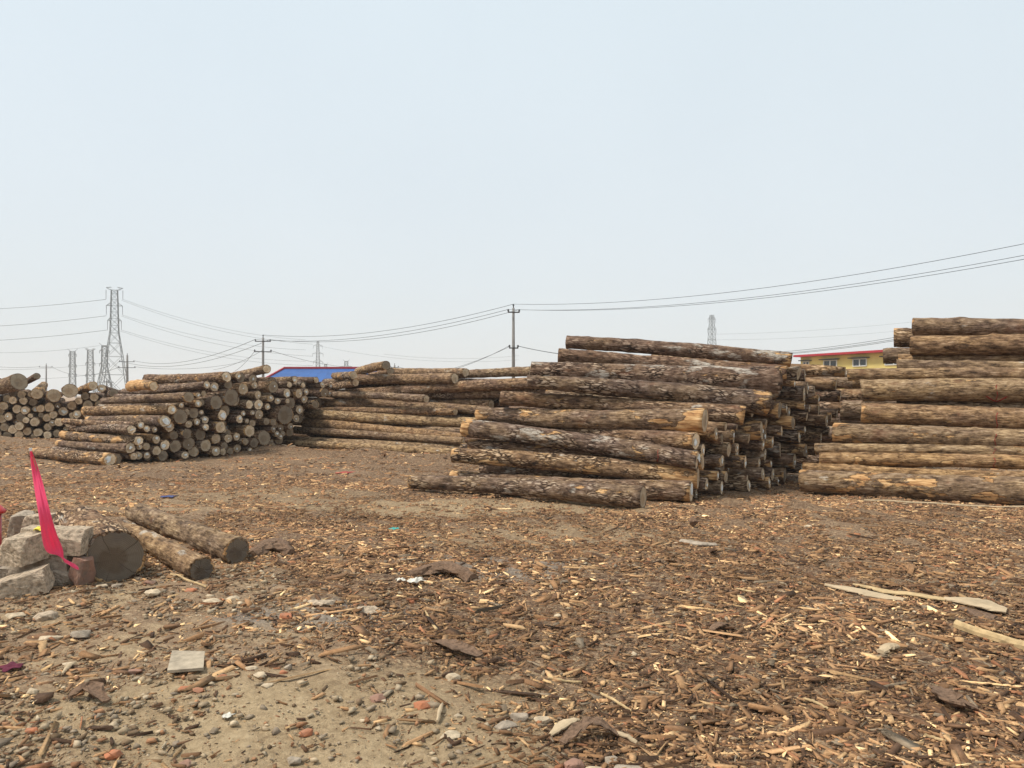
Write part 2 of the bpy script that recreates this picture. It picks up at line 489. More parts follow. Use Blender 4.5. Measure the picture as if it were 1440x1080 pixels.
M['maroon'] = mat_flat('maroon_cloth', (0.12, 0.02, 0.04), 0.9, 0.4, 20, 0.004)
M['steel'] = mat_flat('galvanised_lattice', (0.11, 0.13, 0.135), 0.6, 0.15, 1, metallic=0.3)
M['pole'] = mat_flat('concrete_pole', (0.22, 0.21, 0.20), 0.9, 0.2, 3)
M['darkmetal'] = mat_flat('dark_fitting', (0.05, 0.05, 0.055), 0.6, 0.2, 6)
M['wire'] = mat_flat('wire', (0.085, 0.10, 0.105), 0.6, 0.1, 4)
M['blueroof'] = mat_flat('blue_sheet_roof', (0.022, 0.095, 0.30), 0.6, 0.2, 0.8, spec=0.4)
M['redtrim'] = mat_flat('red_roof_trim', (0.40, 0.035, 0.05), 0.5, 0.15, 1)
M['yellowwall'] = mat_flat('yellow_render', (0.70, 0.56, 0.20), 0.9, 0.12, 0.6)
M['pane'] = mat_flat('window_glass', (0.03, 0.04, 0.05), 0.15, 0.2, 1, spec=0.6)
M['white'] = mat_flat('white_frame', (0.70, 0.70, 0.66), 0.6, 0.1, 4)

# ------------------------------------------------------------------ ground
MOUND = [(-7.3 + 6.1 * t, 22.0 - 3.6 * t) for t in np.linspace(0, 1, 8)]


def gh(x, y):
    x = np.asarray(x, float); y = np.asarray(y, float)
    z = 0.014 * np.sin(1.9 * x + 0.7 * y) + 0.012 * np.sin(2.7 * y - 1.1 * x + 1.0) + 0.010 * np.sin(6.1 * x + 2.0 * np.sin(1.3 * y)) * np.sin(5.3 * y + x) + 0.006 * np.sin(11.0 * x - 3.0 * y + 2.0 * np.sin(2.1 * x)) * np.sin(9.0 * y + 2.0 * x)
    for i, (mx, my) in enumerate(MOUND):
        z = z + (0.13 + 0.05 * math.sin(i * 2.1)) * np.exp(-(((x - mx) / 0.75) ** 2 + ((y - my) / 0.55) ** 2))
    z = z + 0.30 * np.exp(-(((x + 19.5) / 4.0) ** 2 + ((y - 25.3) / 1.3) ** 2))
    z = z + 0.05 * np.exp(-(((x + 3.3) / 0.5) ** 2 + ((y - 6.1) / 0.3) ** 2))
    return z - 0.01


def make_ground():
    nr, na = 270, 300
    r = 0.4 * (1900 / 0.4) ** (np.linspace(0, 1, nr) ** 1.0)
    a = np.linspace(0, 2 * math.pi, na, endpoint=False)
    rr, aa = np.meshgrid(r, a, indexing='ij')
    X = rr * np.cos(aa); Y = rr * np.sin(aa)
    Z = gh(X, Y)
    jit = nrg.normal(0, 1, Z.shape) * np.clip(rr * 0.0016, 0.0, 0.02)
    Z = Z + jit
    V = np.stack([X, Y, Z], -1).reshape(-1, 3)
    V = np.vstack([V, [[0, 0, -0.01]]])
    i = np.arange(nr - 1)[:, None] * na; j = np.arange(na)[None, :]; j2 = (j + 1) % na
    Q = np.stack([i + j, i + na + j, i + na + j2, i + j2], -1).reshape(-1, 4)
    o = np_obj('ground', V[:-1], Q, M['ground'], 4, True)
    tag(o, kind='structure')
    return o


make_ground()

# ------------------------------------------------------------------ logs
LOGS = []


def add_log(P0, P1, r0, r1, pile, label=None, tone=0.2, peel=0.2, lichen=0.2, ep0=0.0, ep1=0.0, shade=0.5, mark=0.0,
            w=0.35, kind='side', bend=0.045, red=None, flare=0.0, crack=None):
    LOGS.append(dict(P0=np.array(P0, float), P1=np.array(P1, float), r0=float(r0), r1=float(r1), pile=pile, label=label, tone=tone, peel=peel,
                     lichen=lichen, ep0=ep0, ep1=ep1, shade=shade, mark=mark, w=w, kind=kind, bend=bend, red=red, flare=flare, crack=(rnd.uniform(.2, .9) if crack is None else crack)))
    return LOGS[-1]


def on_plane(u, v, A, B):
    """where the sight line through (u, v) meets the upright end face standing on the line A-B"""
    k = (u - 720.0) / FPX
    dx, dy = B[0] - A[0], B[1] - A[1]
    q = (k * A[1] - A[0]) / (dx - k * dy)
    return at(u, v, A[1] + q * dy)


def far_end(u, v, P, length):
    """far end of a log of that length whose near end is P, seen at (u, v)"""
    best = None
    for Y in np.arange(P[1] - 0.5, P[1] + 9, 0.01):
        q = at(u, v, Y); L = np.linalg.norm(q - P)
        if best is None or L < best[0]: best = (L, q)
        elif L >= length and Y > best[1][1]: return q
    return best[1]


# --- the pile in the middle of the yard: long sides to the camera, ends to the right
CA, CB = (2.9, 11.75), (5.1, 13.75)
C_TH = R(-30)
C_AX = np.array([math.cos(C_TH), math.sin(C_TH), 0.0])
CROWS = [
    # uL, vL, dL, uR, vR, dR, len, depth of right end (None: on the end face), look
    (579, 674, 19, 905, 700, 31, 4.1, 10.8, dict(tone=0.25, peel=0.30, ep0=0.10, shade=0.35), 'lone front log lying on the ground with orange torn patches'),
    (638, 660, 19, 975, 689, 30, 4.1, None, dict(tone=0.18, peel=0.28, ep0=0.14, ep1=0.04, shade=0.8, mark=0.7), 'bottom log of the middle pile just behind the lone front log'),
    (636, 645, 21, 983, 668, 31, 4.1, None, dict(tone=0.38, peel=0.42, ep1=0.55, shade=0.5), 'second course log of the middle pile with long pale peeled right end'),
    (661, 623, 20, 985, 654, 22, 4.1, None, dict(tone=0.12, peel=0.34, ep0=0.12), 'dark log mostly hidden beneath the big slanting log'),
    (655, 597, 25, 984, 645, 26, 4.15, None, dict(tone=0.10, peel=0.22, lichen=0.55, ep0=0.2, shade=0.7, mark=0.7, red=0.86), 'big slanting log with splintered orange left end and whitish crust'),
    (690, 598, 20, 977, 620, 25, 4.0, None, dict(tone=0.25, peel=0.28, ep1=0.28, shade=0.8, mark=0.5), 'log with pale peeled right end lying above the slanting log'),
    (674, 576, 22, 992, 594, 35, 4.1, None, dict(tone=0.24, peel=0.45, ep1=0.3, shade=0.45), 'log with long orange scar and thick brown butt in mid pile'),
    (704, 560, 20, 1047, 576, 27, 4.1, None, dict(tone=0.22, peel=0.25, ep1=0.12, shade=0.5), 'brown log whose right butt overhangs the shadowy ends below it'),
    (740, 547, 19, 1076, 571, 34, 4.0, None, dict(tone=0.16, peel=0.22, ep1=0.22, shade=0.45), 'brown log lying right under the thickest dark log'),
    (745, 519, 27, 1090, 535, 44, 4.15, None, dict(tone=0.02, peel=0.30, lichen=0.72, shade=0.25, flare=0.1), 'thickest dark log of the middle pile with oval pale knots'),
    (785, 497, 20, 1107, 520, 26, 4.1, None, dict(tone=0.03, peel=0.15, lichen=0.55, ep1=0.4, shade=0.35), 'dark log second from the top of the middle pile'),
    (797, 478, 18, 1112, 509, 22, 4.1, None, dict(tone=0.02, peel=0.14, lichen=0.60, ep1=0.5, shade=0.5), 'topmost log of the middle pile, dark with grey crust'),
]
for (uL, vL, dL, uR, vR, dR, ln, dep, look, lab) in CROWS:
    P1 = at(uR, vR, dep) if dep else on_plane(uR, vR, CA, CB)
    P0 = far_end(uL, vL, P1, ln)
    add_log(P0, P1, dL / 2 / FPX * P0[1], dR / 2 / FPX * P1[1], 'middle pile', lab, w=0.12, **look)


def end_log(u, v, rp, A, B, ax, pile, ln=4.0, recess=0.0, rise=1.0, **kw):
    P1 = on_plane(u, v, A, B)
    r1 = rp / FPX * P1[1]
    P1 = P1 - ax * recess
    P0 = P1 - ax * ln + np.array([rnd.uniform(-.1, .1), rnd.uniform(-.1, .1), 0])
    r0 = r1 * rnd.uniform(0.75, 0.95)
    P0[2] = r0 + max(0.0, (P1[2] - r1)) * rise
    d = dict(tone=rnd.uniform(0.0, 0.4), peel=rnd.uniform(0.0, 0.35), lichen=rnd.uniform(0, .4), kind='end')
    d.update(kw)
    return add_log(P0, P1, r0, r1, pile, **d)


C_ENDS = [  # photo column, row, radius (in the enlarged view of that region), brightness, white mark
    (85, 655, 44, .85, .6), (205, 505, 28, .5, 0), (280, 505, 22, .4, 0), (165, 575, 46, .45, .4), (280, 590, 50, .4, .4),
    (475, 400, 74, .45, 0), (265, 672, 52, .4, 0), (330, 672, 36, .7, .5), (215, 762, 44, .5, .6), (342, 772, 46, .8, .6),
    (462, 552, 66, .35, .3), (470, 652, 40, .5, .4), (505, 492, 38, .3, 0), (595, 556, 36, .5, .2), (570, 628, 42, .6, .6),
    (468, 775, 32, .4, .3), (520, 720, 46, .35, .2), (545, 782, 24, .6, .6), (195, 866, 36, .8, .6), (252, 872, 42, .4, 0),
    (465, 852, 46, .4, .2), (572, 866, 46, .5, .3), (655, 862, 50, .2, 0), (596, 920, 30, .6, .5), (215, 965, 50, .7, .7),
    (365, 960, 40, .6, .5), (502, 957, 40, .7, .6), (70, 912, 48, .75, .4), (735, 598, 38, .7, .6), (710, 765, 50, .45, .5),
    (750, 690, 42, .3, .3), (780, 305, 54, .55, .2), (768, 548, 28, .5, .5), (690, 500, 44, .3, 0), (910, 487, 42, .5, .3),
    (660, 400, 30, .6, .5), (755, 378, 28, .5, .3), (822, 400, 28, .4, .3), (595, 410, 58, .2, 0), (860, 340, 36, .6, .6),
    (712, 155, 48, .4, 0), (758, 170, 42, .4, .2), (676, 230, 24, .7, .6), (1000, 235, 40, .5, 0), (1000, 318, 40, .6, .2),
    (880, 605, 38, .4, .2), (930, 560, 34, .3, 0), (800, 695, 52, .25, 0), (965, 460, 36, .2, 0), (40, 1000, 34, .3, .2),
    (1040, 150, 36, .4, 0),
]
for (x, y, r, s, m) in C_ENDS:
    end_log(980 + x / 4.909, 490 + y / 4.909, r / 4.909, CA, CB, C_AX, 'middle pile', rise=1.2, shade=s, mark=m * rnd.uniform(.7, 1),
            recess=rnd.uniform(0, .12), ep1=rnd.choice([0, 0, 0, .1, .25]), w=0.4)

# --- the left pile: round ends to the camera
DA, DB = (-9.0, 17.3), (-6.6, 22.2)
D_TH = R(-36)
D_AX = np.array([math.cos(D_TH), math.sin(D_TH), 0.0])
DROWS = [
    (46, 637, 14, 155, 644, 18, 3.9, dict(tone=.3, peel=.5, ep0=.3, ep1=.2, shade=.9, mark=.6), 'bottom log of the left pile with pale scarred bark, lying on dirt'),
    (82, 622, 9, 184, 629, 15, 3.9, dict(tone=.15, peel=.25, ep0=.2, shade=.5, mark=.5), 'thin second log up at the left edge of the left pile'),
    (90, 610, 12, 196, 617, 14, 3.9, dict(tone=.3, peel=.55, ep0=.3, shade=.9, mark=.6), 'third log up with peeled orange blotches on the left pile'),
    (112, 599, 10, 185, 602, 13, 3.6, dict(tone=.2, peel=.15, shade=.8, mark=.7), 'fourth log up, dark, with white daubed end on the left pile'),
    (124, 589, 11, 232, 590, 17, 3.9, dict(tone=.25, peel=.25, ep0=.2, shade=.6, mark=.7), 'fifth log up, greyish, wide white end on the left pile'),
    (120, 576, 13, 242, 574, 13, 4.2, dict(tone=.5, peel=.35, ep0=.1, shade=.8, mark=.5), 'sixth log up, pale tan bark, jutting furthest left of its neighbours'),
    (144, 563, 9, 266, 556, 15, 4.0, dict(tone=.2, peel=.25, shade=.3), 'seventh log up with brown unmarked butt on the left pile'),
    (175, 550, 10, 291, 539, 11, 4.0, dict(tone=.1, peel=.3, shade=.7, mark=.5), 'slim log rising to the right near the left pile top'),
    (207, 531, 13, 319, 528, 15, 4.0, dict(tone=.15, peel=.35, lichen=.4, shade=.8, mark=.3), 'top log along the crest of the left pile'),
    (330, 528, 11, 375, 517, 12, 3.2, dict(tone=.4, peel=.3, ep1=.15, shade=.8), 'highest log on the left pile pointing up to the right'),
    (185, 541, 16, 216, 541, 13, 2.2, dict(tone=.5, peel=.9, ep0=.6, shade=.7), 'split orange log chunk on the left pile crest'),
]
for (uL, vL, dL, uR, vR, dR, ln, look, lab) in DROWS:
    P1 = on_plane(uR, vR, DA, DB); P0 = far_end(uL, vL, P1, ln)
    add_log(P0, P1, dL / 2 / FPX * P0[1], dR / 2 / FPX * P1[1], 'left pile', lab, w=0.15, **look)
D_ENDS = [
    (865, 190, 32, .7, .6), (640, 300, 50, .6, .7), (790, 285, 48, .25, 0), (470, 385, 30, .6, .7), (525, 365, 32, .4, 0), (440, 470, 38, .6, .7), (500, 460, 33, .2, 0),
    (625, 462, 72, .2, 0), (765, 395, 86, .18, 0), (920, 325, 58, .45, .2), (960, 480, 46, .7, 0), (1075, 485, 55, .9, .5), (1180, 505, 34, .7, .7), (1060, 285, 38, .5, .3),
    (1190, 300, 66, .3, .2), (1075, 390, 46, .6, .3), (1185, 420, 36, .5, .5), (265, 605, 78, .2, 0), (280, 490, 28, .7, .6), (360, 560, 40, .4, 0), (440, 570, 56, .3, 0),
    (490, 560, 24, .6, .6), (695, 590, 55, .85, .8), (440, 655, 36, .6, .6), (530, 640, 40, .6, .6), (340, 680, 38, .4, .2), (190, 715, 55, .6, .6), (515, 715, 36, .9, .8),
    (670, 710, 60, .65, .1), (745, 735, 35, .5, .3), (860, 630, 44, .7, .6), (920, 575, 30, .6, .6), (990, 565, 26, .4, .4), (1060, 575, 50, .35, .2), (970, 650, 26, .5, .5),
    (1030, 670, 38, .4, 0), (955, 750, 62, .5, 0), (1130, 655, 36, .25, 0), (1210, 665, 36, .25, 0), (1210, 735, 34, .25, .3), (1270, 700, 32, .25, .2), (1100, 820, 76, .22, 0),
    (1265, 795, 30, .35, .5), (765, 830, 45, .5, .2), (660, 830, 55, .5, .1), (865, 815, 42, .6, .6), (905, 855, 36, .3, 0), (885, 925, 44, .45, .6), (510, 795, 58, .15, 0),
    (330, 790, 54, .15, 0), (220, 790, 46, .15, 0), (110, 900, 54, .9, .7), (235, 905, 66, .3, 0), (385, 890, 68, .22, .1), (555, 905, 64, .35, 0), (740, 910, 42, .2, 0),
    (295, 1030, 42, .85, .6), (425, 1015, 60, .35, 0), (605, 1005, 50, .5, .5), (665, 990, 40, .4, 0), (760, 965, 36, .2, 0), (965, 965, 28, .4, .5), (1205, 885, 32, .3, .4),
    (1000, 870, 52, .15, 0), (20, 960, 50, .45, 0), (80, 1010, 56, .2, 0), (20, 735, 30, .5, .5), (15, 830, 45, .5, .4), (-75, 730, 34, .7, .6), (-130, 735, 38, .8, .7),
    (-145, 870, 34, .8, .5), (-60, 905, 40, .4, 0), (-230, 985, 40, .7, .3), (-140, 1000, 42, .6, .5), (-75, 1000, 36, .5, .6), (-345, 1035, 56, .3, 0),
    (-20, 1020, 40, .3, 0),
]
for (x, y, r, s, m) in D_ENDS:
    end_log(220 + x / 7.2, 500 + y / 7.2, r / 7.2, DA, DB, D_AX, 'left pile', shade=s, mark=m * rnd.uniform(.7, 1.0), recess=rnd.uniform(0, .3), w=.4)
D_ENDS2 = [
    (415, 230, 36, .7, .6), (375, 280, 32, .8, .6), (505, 285, 30, .8, .2), (340, 365, 48, .7, .7), (450, 370, 48, .5, .5), (700, 295, 32, .7, .6), (830, 295, 26, .7, .8),
    (570, 355, 34, .6, .6), (700, 350, 48, .3, .2), (800, 380, 28, .6, .6), (540, 430, 42, .5, .5), (600, 480, 42, .25, 0), (270, 445, 36, .6, .6), (318, 445, 26, .5, .4),
    (485, 535, 46, .5, .6), (455, 625, 42, .35, .3), (375, 470, 58, .15, 0), (310, 580, 98, .14, 0), (280, 710, 36, .3, .4), (360, 705, 36, .3, .4), (250, 790, 32, .35, .5),
    (305, 780, 30, .3, .2), (195, 885, 28, .25, .2), (660, 235, 34, .7, 0),
]
for (x, y, r, s, m) in D_ENDS2:
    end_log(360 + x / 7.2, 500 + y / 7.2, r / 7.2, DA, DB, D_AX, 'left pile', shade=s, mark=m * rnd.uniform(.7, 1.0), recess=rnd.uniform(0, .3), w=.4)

# --- the far left pile: small ends facing the camera
BA, BB = (-24.0, 27.6), (-12.0, 27.6)
B_AX = np.array([0.30, -0.954, 0.0])
B_TOP = [  # crooked logs thrown on the crest: left end (u, v, dia), right end, depth left/right
    (-30, 556, 16, 28, 537, 24, 28.5, 27.3, dict(tone=.35, peel=.1, shade=.3), 'thick crooked log on the far left pile crest at frame edge'),
    (36, 536, 8, 52, 527, 9, 28.6, 27.6, dict(tone=.0, peel=.1, shade=.2), 'short dark stub sticking up above the far left pile'),
    (62, 540, 10, 52, 552, 16, 29.0, 27.3, dict(tone=.5, peel=.5, shade=.5), 'orange brown stump lying on the far left pile'),
    (92, 546, 10, 98, 548, 20, 29.6, 27.2, dict(tone=.3, peel=.1, shade=.4), 'round butted log with orange heart on the far left pile crest'),
    (112, 549, 10, 131, 541, 12, 28.8, 27.4, dict(tone=.3, peel=.6, shade=.5), 'rusty brown log tip jutting right above the far left pile'),
    (70, 560, 14, 76, 556, 18, 29.0, 27.2, dict(tone=.35, peel=.5, shade=.35), 'broken brown log beneath the crest of the far left pile'),
    (150, 556, 10, 160, 551, 12, 28.6, 27.4, dict(tone=.05, peel=.1, shade=.15), 'black ended log where the far left pile meets the left pile'),
]
for (uL, vL, dL, uR, vR, dR, y0, y1, look, lab) in B_TOP:
    P0, P1 = at(uL, vL, y0), at(uR, vR, y1)
    add_log(P0, P1, dL / 2 / FPX * y0, dR / 2 / FPX * y1, 'far left pile', lab, w=.15, bend=.05, **look)

# --- the pile behind, long sides to the camera
EROWS = [
    (400, 617, 13, 665, 638, 17, 7.6, 19.9, dict(tone=.55, peel=.25), 'lowest full log of the long pile behind, tan, resting on the dirt bank'),
    (380, 628, 9, 640, 650, 13, 7.6, 19.5, dict(tone=.75, peel=.3), 'half buried tan log along the dirt bank'),
    (415, 603, 10, 655, 624, 11, 7.2, 20.0, dict(tone=.45, peel=.2), 'thin log above the lowest log of the long pile behind'),
    (427, 591, 13, 655, 615, 14, 7.0, 20.15, dict(tone=.5, peel=.25), 'log with yellow scar slanting down to the right in the long pile'),
    (470, 590, 10, 655, 606, 11, 6.6, 20.45, dict(tone=.3, peel=.1, lichen=.4), 'thin grey log wedged above the yellow scarred log'),
    (432, 579, 14, 680, 588, 15, 7.0, 20.5, dict(tone=.8, peel=.35), 'bright tan log in the middle of the long pile behind'),
    (450, 566, 13, 690, 576, 13, 7.0, 20.8, dict(tone=.35, peel=.15), 'greyish brown log just above the bright tan log'),
    (487, 555, 12, 690, 566, 13, 6.5, 21.0, dict(tone=.25, peel=.15, lichen=.4), 'knotty dark log beneath the thickest log of the long pile'),
    (490, 543, 21, 735, 549, 23, 7.0, 21.2, dict(tone=.15, peel=.2, lichen=.35), 'thickest dark log near the top of the long pile behind'),
    (497, 530, 14, 640, 530, 15, 4.6, 21.4, dict(tone=.3, peel=.2), 'brown log on the left half of the long pile crest'),
    (545, 521, 10, 655, 522, 12, 4.2, 21.6, dict(tone=.3, peel=.2), 'slim log on the crest between the two crest logs'),
    (470, 553, 9, 600, 559, 11, 4.6, 21.3, dict(tone=.25, peel=.2), 'thin log tucked beside the knotty dark log'),
    (455, 574, 9, 640, 583, 10, 6.0, 20.9, dict(tone=.4, peel=.3), 'thin tan log right above the bright tan log'),
    (590, 526, 10, 750, 520, 14, 5.0, 21.5, dict(tone=.45, peel=.15), 'orange brown log topping the long pile behind the utility pole'),
]
for (uL, vL, dL, uR, vR, dR, ln, dep, look, lab) in EROWS:
    P1 = at(uR, vR, dep); P0 = far_end(uL, vL, P1, ln)
    add_log(P0, P1, dL / 2 / FPX * P0[1], dR / 2 / FPX * P1[1], 'long pile', lab, w=0.12, crack=.3, **look)
for (uL, vL, dL, uR, vR, dR, y0, y1, look, lab) in [
    (503, 525, 12, 543, 513, 13, 24.5, 22.6, dict(tone=.45, lichen=.5, peel=.1, shade=.25), 'lichen grey log pointing up right on the long pile crest'),
    (520, 527, 8, 549, 520, 10, 25.5, 23.4, dict(tone=.2, shade=.3), 'small dark log end beside the lichen grey log on the crest'),
    (470, 534, 10, 497, 527, 11, 25.5, 23.0, dict(tone=.4, peel=.6, shade=.5), 'reddish torn log at the left end of the long pile crest'),
    (450, 545, 9, 500, 536, 11, 26.0, 23.2, dict(tone=.3, peel=.3, shade=.6), 'slanting log between the left pile and the long pile'),
]:
    P0, P1 = at(uL, vL, y0), at(uR, vR, y1)
    add_log(P0, P1, dL / 2 / FPX * y0, dR / 2 / FPX * y1, 'long pile', lab, w=.15, **look)
# what carries the long pile from behind
E_N = np.array([math.sin(R(37)), math.cos(R(37)), 0])
for i, (z, s) in enumerate([(.15, .55), (.42, .75), (.68, .6), (.95, .8), (1.2, .75), (1.5, .8), (1.75, .75), (1.95, .95), (.15, .95), (.6, 1.15), (1.05, 1.2), (1.45, 1.25)]):
    mid = at(560, 555, 22.0); mid[2] = z
    a = np.array([math.cos(R(-37)), math.sin(R(-37)), 0])
    c = mid + E_N * (s + 0.1)
    add_log(c - a * 4.5, c + a * 5.2, .15, .155, 'long pile', None, tone=.2, w=1.0, kind='back')

for i, (z, s) in enumerate([(.16, 0), (.16, .34), (.45, .1), (.48, .42), (.75, .05), (.8, .4), (1.05, .2), (1.1, .55), (1.4, .3)]):
    a = np.array([math.cos(R(-37)), math.sin(R(-37)), 0])
    c = np.array([-7.4, 26.2, z]) + E_N * s
    add_log(c - a * 2.4, c + a * 2.2, .15, .155, 'long pile', None, tone=.15, w=1.0, kind='back')

# --- the right pile: long sides, running out of the frame
F_TH = R(-30)
F_AX = np.array([math.cos(F_TH), math.sin(F_TH), 0.0])
FROWS = [
    (1127, 671, 30, 689, 43, dict(tone=.42, peel=.5, lichen=.3, flare=.0), 'thick bottom log of the right pile with a yellow torn streak'),
    (1130, 654, 15, 664, 17, dict(tone=.66, peel=.2), 'thin tan log peeping over the thick bottom log at right'),
    (1153, 643, 18, 651, 20, dict(tone=.66, peel=.4, red=.60), 'tan log third from the bottom of the right pile'),
    (1147, 629, 16, 635, 16, dict(tone=.66, peel=.25, lichen=.4, red=.66), 'slim pale log jutting left, fourth in the right pile'),
    (1173, 605, 28, 612, 29, dict(tone=.52, peel=.4, red=.62), 'stout brown log in the middle of the right pile'),
    (1211, 577, 29, 585, 31, dict(tone=.46, peel=.4, red=.66), 'stout knotty log above mid height in the right pile'),
    (1211, 546, 31, 551, 33, dict(tone=.68, peel=.3, red=.66), 'stout bright tan log with a red painted arrow'),
    (1193, 524, 17, 525, 18, dict(tone=.52, peel=.25), 'slim tan log above the red arrow log'),
    (1261, 510, 15, 510, 16, dict(tone=.46, peel=.25), 'slim brown log below the two top logs at right'),
    (1281, 484, 27, 482, 28, dict(tone=.42, peel=.15, lichen=.3), 'second log from the top of the right pile'),
    (1284, 456, 25, 457, 26, dict(tone=.3, peel=.15), 'topmost dark log of the right pile against the sky'),
]
for i, (uL, vL, dL, vR, dR, look, lab) in enumerate(FROWS):
    z0 = EYE - (vR - HOR) / FPX * 12
    Yr = 11.15 + 1.55 * max(0, z0 - .15) / 2.6
    Q = at(1440, vR, Yr)
    k = (uL - 720) / FPX
    t = (Q[0] - k * Q[1]) / (F_AX[0] - k * F_AX[1])
    Y0 = Q[1] - F_AX[1] * t
    P0 = at(uL, vL, Y0)
    ax = Q - P0; L0 = np.linalg.norm(ax); ax /= L0
    r0, rq = dL / 2 / FPX * Y0, dR / 2 / FPX * Yr
    LN = 4.3
    r1 = r0 + (rq - r0) * LN / L0 * 0.8
    if i == 0: r1 = rq * 1.0
    look = dict(look)
    if 'red' in look: look['red'] = (L0 * (1410 - uL) / (1440 - uL) * 0.97) / LN
    add_log(P0, P0 + ax * LN, r0, r1, 'right pile', lab, w=.1, crack=.15, **look)
for (uL, vL, dL, Y0, look, lab) in [
    (1257, 472, 27, 14.3, dict(tone=.35, peel=.2), 'log butt showing left of the two top logs at right'),
    (1242, 498, 21, 14.2, dict(tone=.3, peel=.1), 'dark butt jutting left below the crest of the right pile'),
    (1184, 574, 28, 13.9, dict(tone=.3, peel=.1), 'brown butt jutting left behind the stout knotty log'),
    (1200, 533, 15, 14.2, dict(tone=.6, peel=.2), 'tan butt behind the slim log over the red arrow log'),
]:
    P0 = at(uL, vL, Y0); r0 = dL / 2 / FPX * Y0
    add_log(P0, P0 + F_AX * 4.0, r0, r0 * 1.05, 'right pile', lab, w=.2, **look)
F_N = np.array([-F_AX[1], F_AX[0], 0])
for i, (z, s) in enumerate([(.16, .42), (.16, .8), (.45, .62), (.5, 1.0), (.8, .8), (1.1, .95), (1.1, 1.3), (1.4, 1.1), (1.7, 1.3), (2.0, 1.45), (2.3, 1.6)]):
    c = np.array([7.2, 11.4, z]) + F_N * s
    add_log(c - F_AX * 1.4, c + F_AX * 2.6, .15, .155, 'right pile', None, tone=.4, w=1.0, kind='back')


# --- more logs further back, seen through the gap between the middle and the right pile
for i, (z, u0, u1, r, look, lab) in enumerate([
    (.16, 1090, 1290, .16, dict(tone=.1), 'lowest log in the dark gap between middle and right piles'), (.44, 1100, 1290, .15, dict(tone=.15), 'second lowest log in the gap behind the right pile'),
    (.74, 1085, 1290, .16, dict(tone=.1), 'third log up in the gap behind the right pile'), (1.04, 1095, 1290, .15, dict(tone=.2), 'fourth log up in the gap behind the right pile'),
    (1.33, 1100, 1290, .15, dict(tone=.15), 'fifth log up in the gap behind the right pile'), (1.62, 1110, 1290, .15, dict(tone=.3), 'sixth log up in the gap behind the right pile'),
    (1.90, 1120, 1285, .14, dict(tone=.4, peel=.2), 'brown log just under the pale log below the yellow building'), (2.14, 1128, 1290, .115, dict(tone=.6, lichen=.7, peel=.3), 'pale blotched log lying below the yellow building'),
]):
    Y = 16.7 + i * .10
    P0, P1 = at(u0, 555, Y + .9), at(u1, 555, Y)
    P0[2] = P1[2] = z
    add_log(P0, P1, r * .95, r, 'gap pile', lab, w=.15, **look)


for i, z in enumerate((.3, .6, .9, 1.2, 1.48, 1.76, 2.0)):
    P0, P1 = at(1080, 555, 17.9 + i * .1), at(1300, 555, 17.05 + i * .1)
    P0[2] = P1[2] = z
    add_log(P0, P1, .14, .145, 'gap pile', None, tone=.1, w=1.0, kind='back')


# --- fill the end faces with the smaller, deeper-set logs between the ones above
def in_poly(x, y, poly):
    c = False; j = len(poly) - 1
    for i in range(len(poly)):
        xi, yi = poly[i]; xj, yj = poly[j]
        if (yi > y) != (yj > y) and x < (xj - xi) * (y - yi) / (yj - yi) + xi: c = not c
        j = i
    return c


def fill(pile, poly, A, B, ax, radii, tries, recess, rise=1.0, shade=(.15, .5), markp=.3, ln=4.0, w=.8):
    A2 = np.array([A[0], A[1]]); d = np.array(B) - A2; d = d / np.linalg.norm(d)
    pts = []
    for L in LOGS:
        if L['pile'] == pile and L['kind'] != 'back':
            # slide along the axis to the face
            P = L['P1'][:2]; a2 = ax[:2]
            t = ((P - A2)[0] * d[1] - (P - A2)[1] * d[0]) / (a2[0] * d[1] - a2[1] * d[0])
            h = P - a2 * t
            pts.append([(h - A2) @ d, L['P1'][2], L['r1']])
    pts = [tuple(p) for p in pts]
    us = [p[0] for p in poly]; vs = [p[1] for p in poly]
    for (rmin, rmax), nt in zip(radii, tries):
        for _ in range(nt):
            u, v = rnd.uniform(min(us), max(us)), rnd.uniform(min(vs), max(vs))
            if not in_poly(u, v, poly): continue
            P = on_plane(u, v, A, B)
            q = (P[:2] - A2) @ d; z = P[2]
            arr = np.array(pts)
            cl = np.min(np.hypot(arr[:, 0] - q, arr[:, 1] - z) - arr[:, 2]) if len(arr) else 9
            cl = min(cl, z + 0.02)
            if cl < rmin: continue
            r = min(cl, rnd.uniform(rmin, rmax))
            pts.append((q, z, r))
            end_log(u, v, r * FPX / P[1], A, B, ax, pile, ln=ln, recess=rnd.uniform(*recess), rise=rise, shade=rnd.uniform(*shade),
                    mark=(rnd.uniform(.3, .6) if rnd.random() < markp else 0), w=w)


fill('middle pile', [(985, 700), (990, 612), (1050, 585), (1088, 560), (1112, 516), (1140, 522), (1150, 545), (1190, 540), (1185, 600), (1150, 640), (1122, 678), (1060, 692)],
     CA, CB, C_AX, [(.11, .17), (.08, .11), (.06, .08)], [400, 500, 400], (.1, .7), rise=1.2, shade=(.15, .5), markp=.35)
fill('left pile', [(178, 650), (195, 610), (235, 590), (255, 565), (300, 540), (345, 524), (420, 532), (478, 540), (465, 565), (440, 598), (400, 632), (330, 645), (250, 650)],
     DA, DB, D_AX, [(.13, .2), (.10, .13), (.08, .1)], [400, 500, 300], (.2, 1.0), shade=(.12, .45), markp=.4)
fill('far left pile', [(-40, 618), (-40, 546), (0, 546), (30, 548), (60, 554), (100, 549), (140, 550), (165, 553), (170, 600), (150, 618)],
     BA, BB, B_AX, [(.14, .175), (.11, .15), (.09, .12)], [2500, 4000, 3000], (0, .45), shade=(.2, 1.0), markp=.16)


